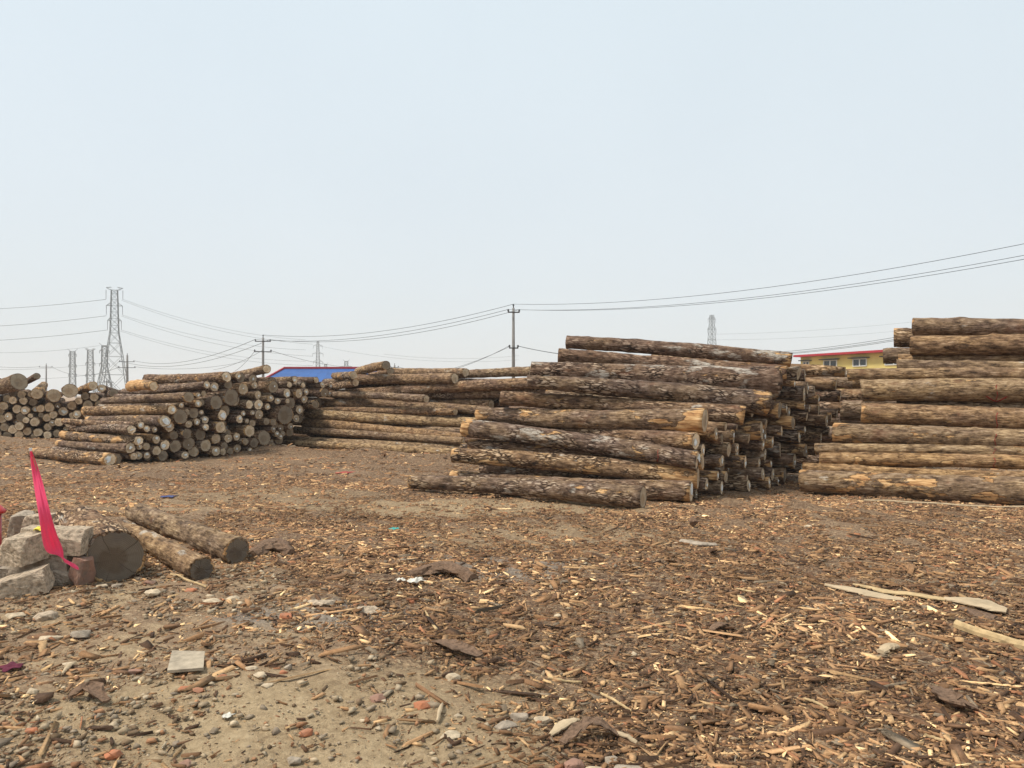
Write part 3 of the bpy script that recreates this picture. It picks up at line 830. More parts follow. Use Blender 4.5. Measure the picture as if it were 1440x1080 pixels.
# --- settle: push overlapping logs apart, pull gently down on to each other and on to the ground
def settle(iters=90):
    n = len(LOGS)
    P = np.array([[L['P0'], L['P1']] for L in LOGS]); P_ref = P.copy()
    r = np.array([[L['r0'], L['r1']] for L in LOGS]); w = np.array([L['w'] for L in LOGS])
    lens = np.linalg.norm(P[:, 1] - P[:, 0], axis=1)
    for it in range(iters):
        if it % 15 == 0:
            c = P.mean(1); I, J = np.triu_indices(n, 1)
            dd = np.linalg.norm(c[I] - c[J], axis=1)
            # candidate pairs by distance of the axes' sample points
            k = dd < (lens[I] + lens[J]) / 2 + .7
            I, J = I[k], J[k]
        if it < iters - 25: P[:, :, 2] -= 0.0012
        d1 = P[I, 1] - P[I, 0]; d2 = P[J, 1] - P[J, 0]; r0 = P[I, 0] - P[J, 0]
        a = (d1 * d1).sum(1); e = (d2 * d2).sum(1); f = (d2 * r0).sum(1); c_ = (d1 * r0).sum(1); b = (d1 * d2).sum(1)
        den = a * e - b * b
        # near-parallel logs: use the middle of their overlap
        s = np.where(den > 1e-3 * a * e, (b * f - c_ * e) / np.maximum(den, 1e-9), 0.5)
        s = np.clip(s, 0, 1); t = np.clip((b * s + f) / e, 0, 1); s = np.clip((b * t - c_) / a, 0, 1)
        for (S, T) in ((s, t), (np.ones_like(s), np.clip((b * 1 + f) / e, 0, 1)), (np.zeros_like(s), np.clip(f / e, 0, 1))):
            p = P[I, 0] + d1 * S[:, None]; q = P[J, 0] + d2 * T[:, None]
            dv = p - q; ds = np.linalg.norm(dv, axis=1) + 1e-9
            R1 = r[I, 0] * (1 - S) + r[I, 1] * S; R2 = r[J, 0] * (1 - T) + r[J, 1] * T
            pen = (R1 + R2) * 0.985 - ds
            m = pen > 0
            if not m.any(): continue
            nv = dv[m] / ds[m][:, None]
            # keep the logs from sliding along their length
            wi, wj = w[I[m]], w[J[m]]; tot = wi + wj
            mv = nv * (pen[m] * 0.35)[:, None]
            Sm, Tm = S[m][:, None], T[m][:, None]
            np.add.at(P, (I[m], 0), mv * (wi / tot)[:, None] * (1 - Sm)); np.add.at(P, (I[m], 1), mv * (wi / tot)[:, None] * Sm)
            np.add.at(P, (J[m], 0), -mv * (wj / tot)[:, None] * (1 - Tm)); np.add.at(P, (J[m], 1), -mv * (wj / tot)[:, None] * Tm)
        P[:, :, 2] = np.maximum(P[:, :, 2], r * 0.96)
        if it < iters - 20: P += (P_ref - P) * 0.02
    for i, L in enumerate(LOGS):
        L['P0'], L['P1'] = P[i, 0], P[i, 1]


settle()


def ordinal(n):
    w = ['first', 'second', 'third', 'fourth', 'fifth', 'sixth', 'seventh', 'eighth', 'ninth', 'tenth', 'eleventh', 'twelfth', 'thirteenth', 'fourteenth', 'fifteenth',
         'sixteenth', 'seventeenth', 'eighteenth', 'nineteenth', 'twentieth']
    if n <= 20: return w[n - 1]
    return {2: 'twenty', 3: 'thirty', 4: 'forty'}[n // 10] + ('-' + w[n % 10 - 1] if n % 10 else '')


def lattice_noise(nx, na, rng):
    """smooth periodic (in angle) random field sampled by make_log"""
    return rng.normal(0, 1, (nx, na))


def samp(F, x, a):
    nx, na = F.shape
    xi = np.clip(x, 0, nx - 1.001); i = xi.astype(int); fx = xi - i; fx = fx * fx * (3 - 2 * fx)
    ai = (a / (2 * math.pi) * na) % na; j = ai.astype(int) % na; fa = ai - np.floor(ai); fa = fa * fa * (3 - 2 * fa)
    j2 = (j + 1) % na; i2 = np.minimum(i + 1, nx - 1)
    return (F[i, j] * (1 - fa) + F[i, j2] * fa) * (1 - fx) + (F[i2, j] * (1 - fa) + F[i2, j2] * fa) * fx


def make_log(L, idx, near=None):
    rng = np.random.default_rng(1000 + idx)
    P0, P1 = Vector(L['P0']), Vector(L['P1'])
    d = P1 - P0; ln = d.length
    dist = (L['P0'][1] + L['P1'][1]) / 2
    if L['kind'] == 'back': nseg, dx = 12, 0.8
    elif dist < 9: nseg, dx = 56, 0.035
    elif dist < 14.5 and L['kind'] == 'side': nseg, dx = 40, 0.07
    elif L['kind'] == 'side': nseg, dx = 28, 0.14
    elif dist < 16: nseg, dx = 28, 0.15
    else: nseg, dx = 20, 0.45
    nr = max(4, int(ln / dx) + 1)
    x = np.linspace(0, ln, nr); th = np.linspace(0, 2 * math.pi, nseg, endpoint=False)
    X, TH = np.meshgrid(x, th, indexing='ij')
    rad = L['r0'] + (L['r1'] - L['r0']) * X / ln
    rm = (L['r0'] + L['r1']) / 2
    if L['flare']: rad = rad * (1 + L['flare'] * np.exp(-(ln - X) / 0.25))
    k1 = lattice_noise(max(3, int(ln / 0.7) + 2), 5, rng); k2 = lattice_noise(max(3, int(ln / 0.22) + 2), 11, rng); k3 = lattice_noise(max(3, int(ln / 0.10) + 2), 30, rng)
    rad = rad * (1 + 0.034 * samp(k1, X / 0.7, TH) + 0.024 * samp(k2, X / 0.22, TH)) + 0.0050 * samp(k3, X / 0.10, TH)
    # knots and branch stubs
    for _ in range(int(ln * 1.6)):
        kx, ka = rng.uniform(0.2, ln - .2), rng.uniform(0, 6.28)
        da = np.abs((TH - ka + math.pi) % (2 * math.pi) - math.pi) * rm
        rad = rad + rng.uniform(.008, .032) * np.exp(-((X - kx) ** 2 + da ** 2) / rng.uniform(.03, .06) ** 2)
    b1, b2 = rng.uniform(-1, 1) * L['bend'], rng.uniform(-1, 1) * L['bend']
    env = np.sin(math.pi * X / ln)
    # slightly slanted saw cuts
    sl = rng.normal(0, .06, 4)
    Yc = rad * np.cos(TH); Zc = rad * np.sin(TH)
    tcut = (X / ln)
    XX = X + (Yc * sl[0] + Zc * sl[1]) * (1 - tcut) ** 6 + (Yc * sl[2] + Zc * sl[3]) * tcut ** 6
    Yc = Yc + b1 * env; Zc = Zc + b2 * env
    V = np.stack([XX, Yc, Zc], -1).reshape(-1, 3)
    bt = min(0.018, rm * 0.13)
    rings = [V]
    capc = []
    for e in (0, nr - 1):
        ring = np.stack([XX[e], Yc[e], Zc[e]], -1)
        c = ring.mean(0)
        f = 1 - bt / rad[e].mean() * (1 + 0.35 * rng.normal(0, 1, nseg))
        inn = c + (ring - c) * f[:, None]
        inn[:, 0] += (0.006 if e == 0 else -0.006)
        rings.append(inn); capc.append((c, ring, inn))
    V = np.vstack(rings)
    faces = []
    for i in range(nr - 1):
        for j in range(nseg):
            j2 = (j + 1) % nseg
            faces.append((i * nseg + j, i * nseg + j2, (i + 1) * nseg + j2, (i + 1) * nseg + j))
    b0, bE = nr * nseg, (nr + 1) * nseg
    for j in range(nseg):
        j2 = (j + 1) % nseg
        faces.append((j2, j, b0 + j, b0 + j2))
        faces.append(((nr - 1) * nseg + j, (nr - 1) * nseg + j2, bE + j2, bE + j))
    faces = [tuple(reversed(f)) for f in faces]
    o = mesh_obj('log', V, faces, M['bark'], None, True)
    xax = d.normalized(); up = Vector((0, 0, 1)); yax = up.cross(xax).normalized(); zax = xax.cross(yax)
    m = Matrix((xax, yax, zax)).transposed().to_4x4(); m.translation = P0
    o.matrix_world = m
    for k in ('tone', 'peel', 'lichen', 'ep0', 'ep1', 'crack'): o[k] = float(L[k])
    o['len'] = float(ln)
    grp = {'end': 'logs of the ', 'side': 'logs of the ', 'back': 'logs of the '}[L['kind']] + L['pile']
    tag(o, L['label'], 'log', grp)
    # the sawn faces
    both = L['kind'] == 'side'
    for e, (c, ring, inn) in enumerate(capc):
        if e == 0 and not both: pass
        off = -0.002 if e == 0 else 0.002
        base = inn + np.array([off, 0, 0])
        nrg_ = 3
        vs = [base]
        for q in range(1, nrg_):
            f = 1 - q / nrg_
            ringq = c + (base - c) * f
            ringq[:, 0] = base[:, 0].mean() * (1 - f) + base[:, 0] * f + rng.normal(0, .0025, nseg)
            vs.append(ringq)
        vs.append(np.array([[base[:, 0].mean(), c[1], c[2]]]))
        cv = np.vstack(vs); fs = []
        for q in range(nrg_ - 1):
            for j in range(nseg):
                j2 = (j + 1) % nseg
                fs.append((q * nseg + j, q * nseg + j2, (q + 1) * nseg + j2, (q + 1) * nseg + j))
        for j in range(nseg):
            fs.append(((nrg_ - 1) * nseg + j, (nrg_ - 1) * nseg + (j + 1) % nseg, nrg_ * nseg))
        if e == 0: fs = [tuple(reversed(f)) for f in fs]
        ce = mesh_obj('cut_end', cv, fs, M['cut'], o, True)
        ce['rad'] = float(L['r1'] if e == 1 else L['r0'])
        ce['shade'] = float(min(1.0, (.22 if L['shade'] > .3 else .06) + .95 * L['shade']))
        if e == 1 and L['mark'] > 0.05:
            rr = L['r1'] * min(.75, L['mark'] * 0.95)
            cy, cz = c[1] + rng.normal(0, .12) * L['r1'], c[2] + rng.normal(0, .12) * L['r1']
            n = int(rng.integers(7, 12)); an = np.sort(rng.uniform(0, 2 * math.pi, n)); ra = rr * rng.uniform(.55, 1.15, n)
            xm = cv[:, 0].max() + .003
            pv = [(xm, cy + ra[i] * math.cos(an[i]), cz + ra[i] * math.sin(an[i])) for i in range(n)] + [(xm + .004, cy, cz)]
            pf = [(i, (i + 1) % n, n) for i in range(n)]
            pb = len(pv); pv += [(p[0] - .006, p[1], p[2]) for p in pv[:n]]
            pf += [(i, pb + i, pb + (i + 1) % n, (i + 1) % n) for i in range(n)]
            mesh_obj('paint_mark', pv, pf, M['mark'], ce)
    if L['red']:
        # sprayed stroke running round the visible side of the log
        sx = L['red'] * ln; ps = []; fs = []
        # camera side angle in local frame
        cdir = m.inverted().to_3x3() @ (Vector((0, 0, EYE)) - (P0 + d * L['red']))
        a0 = math.atan2(cdir.z, cdir.y)
        ks = np.linspace(a0 - .5, a0 + 1.0, 16)
        for i, an in enumerate(ks):
            xx = sx + 0.012 * math.sin(i * .5 + idx) + rng.normal(0, .003)
            hw = rng.uniform(.002, .008)
            rr_ = float(np.interp(xx, x, rad[:, int(an / (2 * math.pi) * nseg) % nseg])) + .006
            t = math.sin(math.pi * min(1, xx / ln))
            for w_ in (-hw, hw):
                ps.append((xx + w_, rr_ * math.cos(an) + b1 * t, rr_ * math.sin(an) + b2 * t))
        for i in range(15): fs.append((2 * i, 2 * i + 1, 2 * i + 3, 2 * i + 2))
        n0 = len(ps); ps += [(p[0], p[1] * .97, p[2] * .97) for p in ps]
        for i in range(15):
            fs.append((2 * i, 2 * i + 2, n0 + 2 * i + 2, n0 + 2 * i)); fs.append((2 * i + 1, n0 + 2 * i + 1, n0 + 2 * i + 3, 2 * i + 3))
        mesh_obj('red_paint_stroke', ps, fs, M['redpaint'], o)
        if 'arrow' in L['label']:
            for sgn in (-1, 1):
                ps, fs = [], []
                for i in range(5):
                    an = a0 + 1.15 - i * .17; xx = sx + sgn * i * .035
                    rr_ = L['r0'] + (L['r1'] - L['r0']) * xx / ln + .012
                    t = math.sin(math.pi * xx / ln)
                    for w_ in (-.014, .014):
                        ps.append((xx + w_, rr_ * math.cos(an) + b1 * t, rr_ * math.sin(an) + b2 * t))
                for i in range(4): fs.append((2 * i, 2 * i + 1, 2 * i + 3, 2 * i + 2))
                n0 = len(ps); ps += [(p[0], p[1] * .95, p[2] * .95) for p in ps]
                for i in range(4):
                    fs.append((2 * i, 2 * i + 2, n0 + 2 * i + 2, n0 + 2 * i)); fs.append((2 * i + 1, n0 + 2 * i + 1, n0 + 2 * i + 3, 2 * i + 3))
                mesh_obj('arrow_barb', ps, fs, M['redpaint'], o)
    return o


# --- three short logs by the rubble, near the camera
for (P0, P1, r0, r1, look, lab) in [
    (at(104, 735, 8.2), at(163, 777, 6.72), .225, .228, dict(tone=.28, peel=.3, lichen=.3, shade=.05, bend=.01, flare=.04, crack=.8), 'short thick log with shaggy tan bark beside the rubble'),
    (at(172, 737, 8.95), at(284, 799, 6.72), .10, .105, dict(tone=.5, peel=.05, lichen=.5, shade=.0, bend=.03, crack=.0), 'thin greyish log lying between the two other short logs'),
    (at(190, 717, 9.8), at(334, 770, 7.4), .125, .13, dict(tone=.5, peel=.25, ep0=.2, lichen=.1, shade=.06, bend=.02, crack=.0), 'smooth tan log lying furthest right of the three near the rubble'),
]:
    P0 = np.array(P0); P1 = np.array(P1)
    P0[2] = r0 + float(gh(P0[0], P0[1])) - .012; P1[2] = r1 + float(gh(P1[0], P1[1])) - .012
    add_log(P0, P1, r0, r1, 'rubble corner', lab, **look)

# leave out the logs that no sight line from the yard reaches (deep inside the piles)
def unseen():
    VV, FF, OW = [], [], []
    for n_, L in enumerate(LOGS):
        p, q = Vector(L['P0']), Vector(L['P1']); d = (q - p).normalized()
        a = d.cross(Vector((0, 0, 1))).normalized(); b_ = d.cross(a); k0 = len(VV)
        for c, r in ((p, L['r0']), (q, L['r1'])):
            VV += [c + (a * math.cos(t * math.pi / 6) + b_ * math.sin(t * math.pi / 6)) * r for t in range(12)]
        FF += [(k0 + t, k0 + (t + 1) % 12, k0 + 12 + (t + 1) % 12, k0 + 12 + t) for t in range(12)] + [tuple(range(k0, k0 + 12)), tuple(range(k0 + 12, k0 + 24))]
        OW += [n_] * 14
    bvh = BVHTree.FromPolygons(VV, FF)
    seen = [0] * len(LOGS)
    for ex, stp in ((0.0, 2), (0.9, 4), (-0.9, 4)):
        org = Vector((ex, 0, EYE))
        for v in range(446, 722, stp):
            for u in range(0, 1440, stp):
                h = bvh.ray_cast(org, Vector(((u - 720) / FPX, 1.0, (HOR - v) / FPX)).normalized())
                if h[2] is not None: seen[OW[h[2]]] += 1
    return [L for L, n_ in zip(LOGS, seen) if L['kind'] == 'side' or n_ >= 6]


LOGS = unseen()
for i, L in enumerate(LOGS):
    L['obj'] = make_log(L, i)
for pile, short in (('middle pile', "middle pile's right face"), ('left pile', "left pile's end face"), ('far left pile', 'far left pile')):
    rows = {}
    for L in LOGS:
        if L['pile'] == pile and L['kind'] == 'end':
            rows.setdefault(int(max(0, L['P1'][2] - L['r1']) / 0.26), []).append(L)
    for k, ls in rows.items():
        ls.sort(key=lambda L: L['P1'][0] / L['P1'][1])
        for i, L in enumerate(ls):
            col = 'pale' if L['shade'] > .62 else ('brown' if L['shade'] > .3 else 'dark')
            if L['mark'] > .3: col = 'white-daubed ' + col
            lvl = 'bottom' if k == 0 else ordinal(k + 1)
            L['label'] = f'{col} log end, {lvl} course up, {ordinal(i + 1)} from left, {short}'
for pile in ('long pile', 'right pile', 'gap pile'):
    for i, L in enumerate([L for L in LOGS if L['pile'] == pile and L['kind'] == 'back']):
        L['label'] = {'gap pile': 'dark log deep in the gap between the middle and the right pile'}.get(pile, f'brown log hidden in the shadow behind the front logs of the {pile}')



for L in LOGS: L['obj']['label'] = L['label']


# ------------------------------------------------------------------ stones, boards and scraps
def hull_rock(name, size, mat, loc, seed, n=16, rz=0.0, parent=None, tilt=0.0, boxy=0.0):
    rg = random.Random(seed)
    bm = bmesh.new()
    for _ in range(n):
        v = Vector((rg.gauss(0, 1), rg.gauss(0, 1), rg.gauss(0, 1))).normalized()
        mx = max(abs(v.x), abs(v.y), abs(v.z))
        v = v.lerp(v / mx, boxy) * rg.uniform(.88, 1.0)
        bm.verts.new((v.x * size[0] / 2, v.y * size[1] / 2, v.z * size[2] / 2))
    bmesh.ops.convex_hull(bm, input=bm.verts[:])
    bmesh.ops.delete(bm, geom=[v for v in bm.verts if not v.link_faces], context='VERTS')
    bmesh.ops.bevel(bm, geom=bm.edges[:], offset=min(size) * .05, segments=1, affect='EDGES')
    me = bpy.data.meshes.new(name); bm.to_mesh(me); bm.free()
    me.materials.append(mat)
    o = bpy.data.objects.new(name, me); COL.objects.link(o)
    o.location = tuple(map(float, loc)); o.rotation_euler = (tilt, tilt * .6, rz)
    return o


def rough_block(name, size, mat, loc, seed, rz=0.0, rx=0.0, ry=0.0, amp=.006, n=13):
    """a broken masonry block: box with worn edges, chipped corners and pitted faces"""
    rg = np.random.default_rng(seed)
    bm = bmesh.new()
    bmesh.ops.create_cube(bm, size=1.0)
    bmesh.ops.subdivide_edges(bm, edges=bm.edges[:], cuts=n, use_grid_fill=True)
    K = rg.normal(0, 1, (7, 3)); ph = rg.uniform(0, 6.28, 7); fq = rg.uniform(5, 26, 7)
    cut = [(rg.normal(0, 1, 3), rg.uniform(.50, .66)) for _ in range(9)]
    for v in bm.verts:
        p = np.array(v.co) * 2
        q = np.abs(p)
        p = p * 0.5
        for c, dd in cut:
            c = c / np.linalg.norm(c)
            e = p @ c - dd
            if e > 0: p = p - c * e
        p = p * np.array(size)
        w = sum(math.sin(fq[i] * float(p @ K[i]) * 3 + ph[i]) for i in range(7)) / 7
        nn = p / (np.linalg.norm(p) + 1e-6)
        p = p + nn * (w * amp * 1.6 + rg.normal(0, amp * .28))
        v.co = p
    me = bpy.data.meshes.new(name); bm.to_mesh(me); bm.free()
    me.materials.append(mat)
    o = bpy.data.objects.new(name, me); COL.objects.link(o)
    o.location = tuple(map(float, loc)); o.rotation_euler = (rx, ry, rz)
    return o


G_R = 'broken blocks of the rubble heap'


def block(u0, v0, u1, v1, Y, dep, mat, label, seed, rz=0.0, rx=0.0, ry=0.0, name='rubble_block', amp=.006):
    c = at((u0 + u1) / 2, (v0 + v1) / 2, Y)
    sz = ((u1 - u0) / FPX * Y, dep, (v1 - v0) / FPX * Y)
    c[1] += dep / 2
    o = rough_block(name, sz, mat, c, seed, rz, rx, ry, amp)
    return tag(o, label, 'block', G_R)


block(22, 746, 109, 781, 6.42, .24, M['concrete'], 'long pale slab on top of the rubble heap under the ribbon', 1, .10, 0, .04)
block(-8, 757, 42, 795, 6.22, .26, M['concrete'], 'chunky pale block at the upper left of the rubble heap', 2, -.35, .1, -.05)
block(10, 779, 91, 810, 6.44, .26, M['greystone'], 'grey block sandwiched under the long pale slab', 3, .06, 0, -.06)
block(61, 803, 97, 829, 6.42, .24, M['greystone'], 'small grey block at the foot of the rubble heap', 4, .1)
block(98, 787, 118, 829, 6.42, .18, M['redbrick'], 'upright dusty red brick leaning against the thick short log', 5, -.25, -.1, .25)
block(-14, 812, 52, 846, 6.02, .26, M['concrete'], 'pale broken block at the bottom left of the rubble heap', 6, .3, 0, -.28)
block(44, 806, 58, 830, 6.5, .2, M['greystone'], 'thin grey block wedged low in the rubble heap', 7, .1)
block(-10, 800, 14, 826, 6.45, .25, M['greystone'], 'grey block at the frame edge low in the rubble', 8, .1)
block(4, 724, 38, 764, 8.3, .28, M['greystone'], 'grey block behind the rubble heap next to the red post', 9, .5, .1, .2)
block(32, 726, 62, 764, 8.1, .25, M['concrete'], 'squarish block standing behind the long pale slab', 10, -.1)
block(-40, 775, 12, 812, 6.75, .3, M['greystone'], 'grey block half out of frame behind the chunky pale block', 12, .2)

# red post with a domed cap at the left edge
rp = gpt(-15, 778); root = empty('red_post', (rp[0], rp[1], 0))
tag(root, 'red painted metal post with round cap at the left frame edge', 'post')
m = MB(); m.lathe((0, 0, 0), [(.13, 0), (.13, .03), (.105, .05), (.105, .40)], 28); m.build('body', M['red'], root, True)
m = MB(); m.lathe((0, 0, 0), [(.135, .40), (.145, .41), (.145, .43), (.125, .445), (.10, .475), (.055, .495), (.02, .50)], 28); cp = m.build('cap', M['red'], root, True)

# pink marker ribbon on a thin rod
rr = empty('ribbon_marker', at(88, 790, 6.3))
tag(rr, 'bright pink ribbon tied to a thin leaning rod over the rubble heap', 'ribbon')
base = np.array(rr.location)
top = at(43, 632, 6.0)
m = MB(); m.tube([(0, 0, 0), (top - base) * .5 + np.array([.01, 0, .0]), top - base], [.005, .004, .003], 8); m.build('rod', M['paleplank'], rr)
m = MB(); m.box(top - base + np.array([0, 0, .0]), (.02, .02, .022), .4); m.build('knot', M['white'], rr)
cl = [(43.5, 634, 1.5), (46, 646, 3.2), (50, 662, 5.2), (54, 680, 6.6), (58, 700, 7.6), (62, 718, 8.2), (66, 738, 9.4), (70, 755, 11.0), (74, 768, 12.5), (79, 778, 11.5), (86, 785, 6.5), (93, 789, 3.0), (99, 793, 4.2), (107, 797, 5.0), (111, 799, 2.0)]
V, Fc = [], []
for i, (u, v, hw) in enumerate(cl):
    Y = 5.98 + .06 * math.sin(i * .9) + .012 * i
    if i > 9: dirx, diry = .35, .9
    else: dirx, diry = 1, -.16
    for k, s in enumerate((-1, -.7, -.4, -.1, .2, .45, .72, 1)):
        fold = (.014, -.012, .010, -.016, .012, -.006, .014, -.01)[k] * (hw / 11) + .006 * math.sin(i * 1.9 + k * 1.3)
        p = at(u + s * hw * dirx, v + s * hw * diry, Y + fold) - base
        V.append(p)
n = len(cl)
for i in range(n - 1):
    for k in range(7): Fc.append((i * 8 + k, i * 8 + k + 1, i * 8 + k + 9, i * 8 + k + 8))
ro = mesh_obj('ribbon', V, Fc, M['pink'], rr, True)
so = ro.modifiers.new('thickness', 'SOLIDIFY'); so.thickness = .002
ro.modifiers.new('smooth', 'SUBSURF').render_levels = 2
so2 = ro.modifiers['smooth']; so2.levels = 2


def scrap(name, u, v, w, h, mat, label, cat, seed, Y=None, zoff=.0, crumple=.4):
    """crumpled sheet lying on the ground"""
    rg = np.random.default_rng(seed)
    c = gpt(u, v) if Y is None else at(u, v, Y)
    Yc = c[1]; W = w / FPX * Yc; D = W * rg.uniform(.6, 1.0); Hh = h / FPX * Yc
    n = 8; V = []; Fc = []
    for i in range(n):
        for j in range(n):
            x = (i / (n - 1) - .5); y = (j / (n - 1) - .5)
            rr_ = 1 + .25 * math.sin(5 * math.atan2(y, x) + seed)
            z = Hh * crumple * (.55 + .5 * math.sin(9 * x + 2.3 * seed) * math.cos(8 * y + seed)) * (1.1 - 1.6 * (x * x + y * y)) + .004
            V.append((x * W * rr_ + rg.normal(0, W * .03), y * D * rr_ + rg.normal(0, W * .03), z))
    for i in range(n - 1):
        for j in range(n - 1): Fc.append((i * n + j, (i + 1) * n + j, (i + 1) * n + j + 1, i * n + j + 1))
    o = mesh_obj(name, V, Fc, mat, None, True)
    o.location = (c[0], c[1], (float(gh(c[0], c[1])) + .012) if Y is None else c[2] + zoff)
    o.rotation_euler = (0, 0, rg.uniform(0, 6))
    sb = o.modifiers.new('soft', 'SUBSURF'); sb.levels = 1; sb.render_levels = 1
    md = o.modifiers.new('thickness', 'SOLIDIFY'); md.thickness = .003
    return tag(o, label, cat)


scrap('plastic_scrap', 56, 747, 16, 10, M['yellowfilm'], 'crumpled yellow plastic scrap on the pale slab', 'scrap', 1, Y=6.44, crumple=.8, zoff=.0)
scrap('plastic_scrap', 585, 822, 22, 16, M['plastic'], 'crumpled white plastic bag on bark litter, mid foreground', 'plastic bag', 2, crumple=.6)
scrap('plastic_scrap', 563, 821, 12, 9, M['plastic'], 'small white plastic shred left of the crumpled bag', 'scrap', 3, crumple=.6)
scrap('plastic_scrap', 555, 745, 12, 7, M['teal'], 'small teal plastic scrap on the dirt in the middle distance', 'scrap', 4)
scrap('plastic_scrap', 236, 698, 18, 5, M['bluefilm'], 'dark blue plastic scrap on dirt behind the three short logs', 'scrap', 5)
scrap('plastic_scrap', 484, 664, 26, 5, M['redfilm'], 'faded red scrap on the dirt bank before the long pile', 'scrap', 6)
scrap('cloth_scrap', 16, 936, 30, 9, M['maroon'], 'maroon cloth rag on the ground at the left edge', 'rag', 7, crumple=.5)
scrap('plastic_scrap', 320, 1009, 16, 6, M['plastic'], 'curled white plastic shred on the bare sandy patch', 'scrap', 8, crumple=.5)


def stone(u, v, w, h, mat, label, seed, name='stone', cat='stone', boxy=.35, rz=None, flat=1.0):
    c = gpt(u, v + h * .25); Y = c[1]
    W = w / FPX * Y; Hh = h / FPX * Y * 1.05
    # height seen also shows some of the top of the stone
    el = math.atan2(EYE, Y)
    z = max(.02, Hh * .62) * flat
    o = hull_rock(name, (W, W * .8, z), mat, (c[0], c[1], float(gh(c[0], c[1])) + z * .22), seed, 18, rnd.uniform(-.6, .6) if rz is None else rz, boxy=boxy)
    return tag(o, label, cat)


S = [
    (730, 998, 30, 26, 'greystone', 'grey rounded stone, upper of two at the bottom centre'), (711, 1014, 36, 18, 'greystone', 'flat grey stone in front of the grey rounded one'),
    (762, 1003, 28, 10, 'palestone', 'flat pale flake right of the two grey stones'), (636, 953, 26, 20, 'palestone', 'angular whitish stone at the edge of the sandy patch'),
    (632, 1030, 34, 17, 'palestone', 'flat pale stone below the angular whitish stone'), (72, 887, 34, 20, 'palestone', 'pale flat-topped stone below the rubble heap'),
    (114, 883, 30, 22, 'greystone', 'dark faceted stone right of the pale flat-topped stone'), (65, 862, 40, 28, 'concrete', 'pale concrete lump just below the rubble heap'),
    (20, 864, 34, 14, 'palestone', 'thin pale slab at the left edge below the rubble'), (123, 814, 18, 12, 'palestone', 'whitish stone at the foot of the red brick'),
    (143, 822, 20, 12, 'palestone', 'rounded pale stone under the thick short log'), (165, 820, 18, 10, 'greystone', 'bluish dark stone under the thick short log'),
    (215, 834, 26, 18, 'palestone', 'pale stone between rubble and thin log end'), (45, 968, 22, 20, 'palestone', 'upright pale stone at left above the bark scraps'),
    (352, 939, 22, 13, 'palestone', 'cream pebble right of the flat tile'), (366, 949, 24, 13, 'palestone', 'larger cream pebble beside a smaller one near the tile'),
    (376, 966, 20, 10, 'palestone', 'lowest cream pebble of three near the tile'), (405, 939, 14, 16, 'greystone', 'small grey upright stone right of the cream pebbles'),
    (532, 982, 26, 17, 'redbrick', 'brown rounded stone on the sandy patch'), (594, 992, 27, 19, 'brick', 'tan topped orange stone right of the brown stone'),
    (403, 862, 24, 18, 'brick', 'orange brick bit with white face, centre left'), (430, 1026, 22, 20, 'brick', 'bright orange brick chunk on the sandy patch'),
    (46, 1021, 22, 16, 'brick', 'orange brick bit at the left bottom'), (160, 1052, 30, 20, 'brick', 'orange and cream brick lump at the bottom left'),
    (190, 936, 20, 14, 'redbrick', 'dull pink brick bit left of the flat tile'), (258, 967, 18, 12, 'brick', 'orange brick bit just below the flat tile'),
    (278, 972, 18, 10, 'brick', 'second orange brick bit below the flat tile'), (310, 952, 20, 10, 'brick', 'orange brick bit between the tile and cream pebbles'),
    (268, 831, 20, 12, 'brick', 'orange brick bit below the thin log end'), (210, 816, 18, 10, 'redbrick', 'red brick bit by the thick short log'),
    (399, 947, 12, 9, 'brick', 'tiny orange brick bit by the small grey upright stone'), (578, 844, 11, 9, 'brick', 'orange pebble below the crumpled plastic bag'),
    (806, 1072, 34, 28, 'redbrick', 'brown block at the bottom edge, leftmost of three'), (838, 1078, 36, 24, 'palestone', 'whitish stone at the bottom edge beside the brown block'),
    (884, 1078, 56, 20, 'greystone', 'wide flat grey stone at the bottom edge'), (860, 1062, 24, 16, 'greystone', 'bluish grey stone above the bottom edge stones'),
    (890, 913, 14, 12, 'palestone', 'small whitish stone among bark, centre'), (784, 862, 12, 12, 'palestone', 'small greenish white stone among bark litter'),
    (95, 925, 22, 12, 'palestone', 'tan stone left of the flat tile row'), (262, 1062, 22, 18, 'redbrick', 'dull brown brick bit near the bottom, left'),
    (412, 1066, 26, 16, 'greystone', 'grey stone near the bottom edge on sandy ground'), (512, 1010, 14, 10, 'palestone', 'small cream pebble on the sandy patch'),
    (450, 848, 44, 12, 'concrete', 'wide flat pale lump, centre left'), (515, 852, 42, 14, 'concrete', 'whitish crumbled concrete lump, centre left'),
    (1136, 741, 12, 8, 'palestone', 'small pale stone on the litter at right'), (645, 1004, 16, 10, 'palestone', 'cream pebble right of the tan topped orange stone'),
    (300, 842, 30, 12, 'palestone', 'flat pale stone right below the thin log end'), (330, 840, 26, 12, 'palestone', 'flat cream stone right of another below the logs'),
]
for i, (u, v, w, h, mt, lab) in enumerate(S):
    stone(u, v, w, h, M[mt], lab, 300 + i, boxy=.6 if mt in ('brick', 'redbrick', 'concrete') else .35, name='brick_fragment' if mt in ('brick', 'redbrick') else 'stone',
          cat='brick' if mt in ('brick', 'redbrick') else 'stone')

